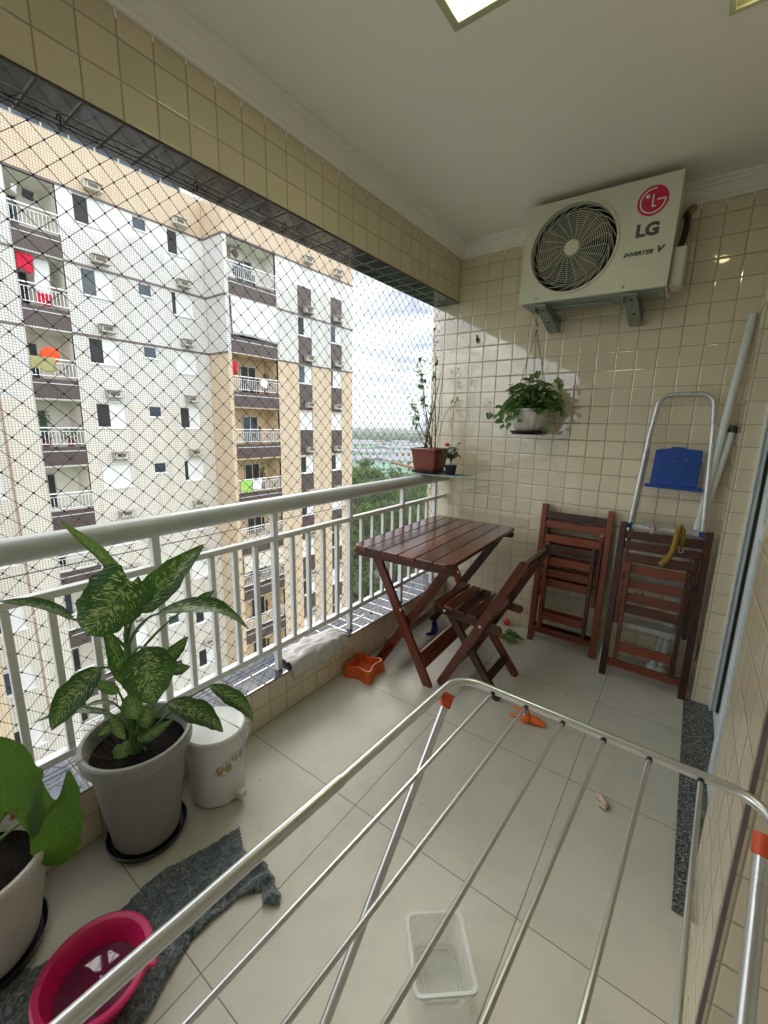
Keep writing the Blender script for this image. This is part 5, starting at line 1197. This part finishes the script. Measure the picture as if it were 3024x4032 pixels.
cloth('hanging_cloth', XB - .12, 2.90, 3.42, Tk[1] - .72, Tk[1] - .08, 'laundry_red', 'crimson cloth hanging at a left balcony under its ceiling')
cloth('hanging_cloth', XB - .06, 3.36, 3.86, Tk[1] - 1.86, Tk[1] - 1.42, 'laundry_red', 'red cloth on a left balcony railing')
cloth('hanging_cloth', XB - .30, 3.45, 3.98, Tk[1] - 1.55, Tk[1] - .12, 'laundry_white', 'white sheet hanging beside a crimson cloth on a left balcony')
cloth('hanging_cloth', XB + .04, 2.86, 3.68, Tk[2] - 1.62, Tk[2] - 1.10, 'laundry_olive', 'olive cloth spread over a left balcony railing')
m = MB(); m.ball((XB - .25, 3.62, Tk[2] - .98), .36, (.35, .95, .9), 18, 10); tag(m.build('beach_umbrella', 'laundry_orange'), 'bright orange folded cover showing above the olive cloth', 'cover')
cloth('hanging_cloth', XB - .3, 3.1, 3.28, Tk[0] - .75, Tk[0] - .45, 'laundry_white', 'small white shirt drying in the top left balcony')
cloth('hanging_cloth', XB - .3, 3.42, 3.78, Tk[0] - .82, Tk[0] - .5, 'laundry_dark', 'dark shorts drying in the top left balcony')
cloth('hanging_cloth', XP + .03, B2[0] + .12, B2[0] + .85, Tk[4] - 1.80, Tk[4] - 1.20, 'laundry_green', 'lime green cloth on a right balcony railing')
cloth('hanging_cloth', XP + .03, B2[0] + .88, B2[0] + 1.55, Tk[4] - 1.78, Tk[4] - 1.20, 'laundry_white', 'white cloth beside the lime green one on a railing')
cloth('hanging_cloth', XP + .03, B2[0] + 1.7, B2[0] + 2.2, Tk[2] - 1.6, Tk[2] - 1.2, 'laundry_white', 'white cloth on the railing of the first peach balcony')
cloth('hanging_cloth', XP - .3, B2[0] + .15, B2[0] + .5, Tk[2] - 1.1, Tk[2] - .4, 'laundry_red', 'small red cloth inside the first peach balcony')
cloth('hanging_cloth', XP - .3, B2[0] + .5, B2[0] + 1.1, Tk[0] - 1.7, Tk[0] - 1.2, 'laundry_dark', 'dark clothes drying low in the top right balcony')
def outdoor_ac(y, z, lab):
    t = thing('outdoor_ac_unit', lab, 'air conditioner', (XP - .8, y, z)); x = XP - 1.2
    MB().box((x, y, z), (x + .3, y + .72, z + .5)).build('body', 'house_cream', t, smooth=False, bev=.01)
    m = MB(); o = 0
    for k in range(28): a = 2 * math.pi * k / 28; m.v.append(Vector((x + .303, y + .27 + math.cos(a) * .2, z + .25 + math.sin(a) * .2)))
    m.f.append(tuple(range(28))); m.build('fan_opening', 'trim_brown', t, smooth=False)
outdoor_ac(B2[0] + .85, Tk[0] - .62, 'cream outdoor unit on the back wall of the top right balcony')
def plantblob(x, y, z, h, r, lab):
    m = MB(); q = random.Random(int(y * 100))
    for k in range(220):
        a = q.uniform(0, 6.28); rr = r * math.sqrt(q.random()); p = Vector((x + math.cos(a) * rr * .6, y + math.sin(a) * rr, z + q.random() * h)); s = .05
        d = Vector((q.uniform(-1, 1), q.uniform(-1, 1), q.uniform(-1, 1))).normalized() * s; e = d.cross(Vector((q.uniform(-1, 1), 1, q.uniform(-1, 1)))).normalized() * s * .6; m.add([p - d, p + e, p + d, p - e], [(0, 1, 2, 3)])
    t = thing('balcony_plant', lab, 'plant', (x, y, z)); m.build('leaves', 'balcony_plant', t, smooth=False); MB().lathe((x, y, z), [(.001, -.3), (.12, -.3), (.15, 0), (.001, 0)], 14).build('pot', 'terracotta', t)
plantblob(XB - .3, 3.12, Tk[3] - 1.62, 1.15, .26, 'tall leafy plant on a left balcony behind its railing')
plantblob(XB - .25, 3.95, Tk[3] - 1.62, .5, .40, 'low bushy plant on the right side of a planted left balcony')
plantblob(XP - .35, B2[0] + 2.4, Tk[2] - 1.6, .8, .18, 'leafy plant in a pot on the first peach balcony')
plantblob(XP - .5, B2[0] + 2.0, Tk[4] - 1.62, 1.3, .16, 'dark hanging plant on the balcony with lime green cloth')

# ------------------------------------------------------------------ trees
def tree(x, y, h, r, lab, seed, mat='foliage', leaf=.33, n=5200, ch=.8, group='trees below the balcony'):
    q = random.Random(seed); t = thing('tree', lab, 'tree', (x, y, GZ), group=group)
    tk = MB(); tk.tube([(x, y, GZ - .2), (x + .3, y, GZ + h * .3), (x, y + .2, GZ + h * .6), (x, y, GZ + h * .85)], lambda s: .5 * (1 - .8 * s), 10)
    cl = []
    for k in range(34):
        a = q.uniform(0, 6.283); zz_ = q.random(); rr = r * (.35 + .65 * math.sqrt(q.random())) * math.sin(math.pi * (.16 + .72 * zz_)) ** .7
        cl.append((Vector((x + math.cos(a) * rr, y + math.sin(a) * rr, GZ + h * (1 - ch) + h * ch * zz_)), r * q.uniform(.20, .36)))
    for c, s in cl[:16]: tk.tube(bez((x, y, GZ + h * q.uniform(.2, .5)), ((x + c.x) / 2, (y + c.y) / 2, c.z - 1), c, 6), lambda u: .16 * (1 - .7 * u), 6)
    tk.build('trunk', 'bark', t)
    m = MB()
    for k in range(n):
        c, s = cl[q.randrange(len(cl))]; d = Vector((q.gauss(0, 1), q.gauss(0, 1), q.gauss(0, 1))).normalized(); p = c + Vector((d.x, d.y, d.z * .75)) * s * (q.random() ** .33)
        nrm = (d + Vector((q.uniform(-.7, .7), q.uniform(-.7, .7), q.uniform(0, 1.0)))).normalized(); u = nrm.orthogonal().normalized(); v = nrm.cross(u); a = q.uniform(0, 6.28); e1 = (u * math.cos(a) + v * math.sin(a)) * leaf * q.uniform(.6, 1.2); e2 = nrm.cross(e1).normalized() * leaf * .42
        b = nrm * leaf * -.15; m.add([p - e1 + b, p + e2, p + e1 + b, p - e2], [(0, 1, 2, 3)])
    m.build('crown', mat, t, smooth=False)
tree(-45, 51, 21.5, 6.5, 'broad leafy tree just right of the block, its crown top above the rail', 1)
tree(-37, 57, 19.0, 6.5, 'leafy tree behind the corner planter', 2)
tree(-30, 44, 16.5, 6.0, 'lower tree seen between balusters at the right', 3)
tree(-33, 34, 14.0, 5.5, 'nearest tree seen low through the railing', 4)
tree(-56, 62, 17.5, 6.5, 'tree at the edge of the block with sunlit top', 5)
tree(-40, 42, 17.5, 6.0, 'rounded tree between the block and the corner', 6)
tree(-25, 52, 18.5, 6.0, 'tree partly behind the end wall edge', 8)
tree(-50, 74, 15.0, 6.0, 'smaller tree beyond the nearest crowns', 9)
tree(-39, 68, 17.0, 6.0, 'tree in the second row beyond the planter', 10)

# houses, belt of trees, far city
hr = random.Random(4)
def house(x, y, wx, wy, h, ang, mat, lab):
    t = thing('apartment_house', lab, 'house', (x, y, GZ), (0, 0, ang), 'pale low blocks beyond the trees')
    m = MB(); m.box((-wx / 2, -wy / 2, -.5), (wx / 2, wy / 2, h)); m.build('wall', mat, t, local=True, smooth=False)
    m = MB(); rz_ = 1.5; m.add([(-wx / 2 - .5, -wy / 2 - .6, h), (wx / 2 + .5, -wy / 2 - .6, h), (wx / 2 + .5, wy / 2 + .6, h), (-wx / 2 - .5, wy / 2 + .6, h), (-wx / 2 - .5, 0, h + rz_), (wx / 2 + .5, 0, h + rz_)], [(0, 1, 5, 4), (2, 3, 4, 5), (0, 4, 3), (1, 2, 5), (0, 3, 2, 1)]); m.build('roof', 'roofgrey', t, local=True, smooth=False)
    nfl = int(h / 2.9); nx = int(wx / 3.4)
    for f in range(nfl):
        m = MB()
        for i in range(nx):
            xx = -wx / 2 + (i + .5) * wx / nx
            m.box((xx - .6, -wy / 2 - .03, f * 2.9 + 1.1), (xx + .6, -wy / 2 + .02, f * 2.9 + 2.3))
        for i in range(int(wy / 3.6)):
            yy = -wy / 2 + (i + .5) * wy / int(wy / 3.6); m.box((wx / 2 - .02, yy - .6, f * 2.9 + 1.1), (wx / 2 + .03, yy + .6, f * 2.9 + 2.3)); m.box((-wx / 2 - .03, yy - .6, f * 2.9 + 1.1), (-wx / 2 + .02, yy + .6, f * 2.9 + 2.3))
        m.build('window_row', 'house_window', t, local=True, smooth=False)
nh = 0
for row in range(5):
    d = 185 + row * 52
    for i in range(6):
        s = -.90 + i * .075 + (row % 2) * .03 + hr.uniform(-.01, .01)
        nrm = math.hypot(s, 1); x, y = d * s / nrm * 1.05, d / nrm * 1.05
        side = ['leftmost', 'second from left', 'third from left', 'third from right', 'second from right', 'rightmost'][i]; rown = ['nearest', 'second', 'middle', 'fourth', 'farthest'][row]
        mt, cn_n = (('house_green', 'pale green'), ('house_cream', 'cream'))[0 if (i * 3 + row) % 5 else 1]
        house(x, y, hr.uniform(15, 22), hr.uniform(9, 12), hr.choice((11.6, 11.6, 8.8)), hr.uniform(.45, .75) + (.0 if i % 2 else 1.57), mt, '%s low block with grey roof, %s in the %s row' % (cn_n, side, rown))
def belt(name, lab, cat, pts, n, rr, hh, leaf, mat, seed):
    q = random.Random(seed); m = MB()
    for k in range(n):
        x, y = pts(q); h = hh * q.uniform(.6, 1.1)
        for j in range(16):
            d = Vector((q.gauss(0, 1), q.gauss(0, 1), q.gauss(0, 1))).normalized(); p = Vector((x, y, GZ + h * .6)) + Vector((d.x * rr, d.y * rr, d.z * h * .42))
            u = d.orthogonal().normalized(); v = d.cross(u); s = leaf * q.uniform(.6, 1.3); m.add([p - u * s, p + v * s * .8, p + u * s, p - v * s * .8], [(0, 1, 2, 3)])
    tag(m.build(name, mat, smooth=False), lab, cat, kind='stuff')
def sector(d0, d1, s0=-1.02, s1=-.42):
    def f(q):
        d = math.sqrt(q.uniform(d0 * d0, d1 * d1)); s = q.uniform(s0, s1); n_ = math.hypot(s, 1); return d * s / n_, d / n_
    return f
belt('wooded_belt', 'dense green belt of woods beyond the pale houses', 'woods', sector(445, 760), 1500, 8, 15, 2.6, 'foliage2', 5)
belt('street_trees', 'scattered trees between the pale low houses', 'trees', sector(120, 430), 330, 4.5, 9, 1.6, 'foliage', 6)
belt('far_woods', 'hazy woods and scrub before the far city', 'woods', sector(900, 2600), 700, 16, 14, 7, 'foliage2', 8)
m = MB(); q = random.Random(9)
for k in range(900):
    x, y = sector(1000, 4200)(q); s = q.uniform(8, 26); h = q.uniform(4, 13) + (q.random() < .05) * q.uniform(10, 28)
    m.box((x, y, GZ), (x + s, y + s * q.uniform(.5, 1.2), GZ + h))
tag(m.build('far_city', 'city', smooth=False), 'hazy grey far city spreading along the horizon', 'city', kind='stuff')
t = thing('stepped_building', 'large pale stepped building on the hazy horizon behind the planter', 'building', (-760, 1180, GZ))
for i in range(6):
    m = MB(); m.box((-800 + i * 9, 1190, GZ + i * 6.5 - (0 if i else 2)), (-660 - i * 9, 1230, GZ + i * 6.5 + 6.3)); m.build('storey', 'city', t, smooth=False)
m = MB(); 
for i in range(41):
    for j in range(9):
        x = -4200 + i * 115; y = 5200 + j * 160; m.v.append(Vector((x, y, GZ - 2 + 95 * math.exp(-((x + 3100) / 620) ** 2) * math.sin(math.pi * j / 8) + 40 * math.sin(math.pi * j / 8) * (.6 + .5 * noise.noise(Vector((x * .002, y * .002, 0)))))))
for i in range(40):
    for j in range(8): a = i * 9 + j; m.f.append((a, a + 9, a + 10, a + 1))
struct(m.build('hills', 'foliage2'))
# the air
HAZE = True
if HAZE:
    hm = bpy.data.materials.new('haze air'); hm.use_nodes = True; nt = hm.node_tree; nt.nodes.remove(nt.nodes['Principled BSDF'])
    pv = N(nt, 'ShaderNodeVolumePrincipled'); pv.inputs['Color'].default_value = (.88, .93, 1, 1); pv.inputs['Density'].default_value = .00055; pv.inputs['Anisotropy'].default_value = .25
    nt.links.new(pv.outputs[0], nt.nodes['Material Output'].inputs['Volume'])
    hz = MB().box((-9100, -3100, GZ - 1), (6100, 12100, 90)).build('haze', hm, smooth=False); hz['kind'] = 'stuff'; hz['label'] = 'pale haze in the air softening the far city'; hz['category'] = 'haze'
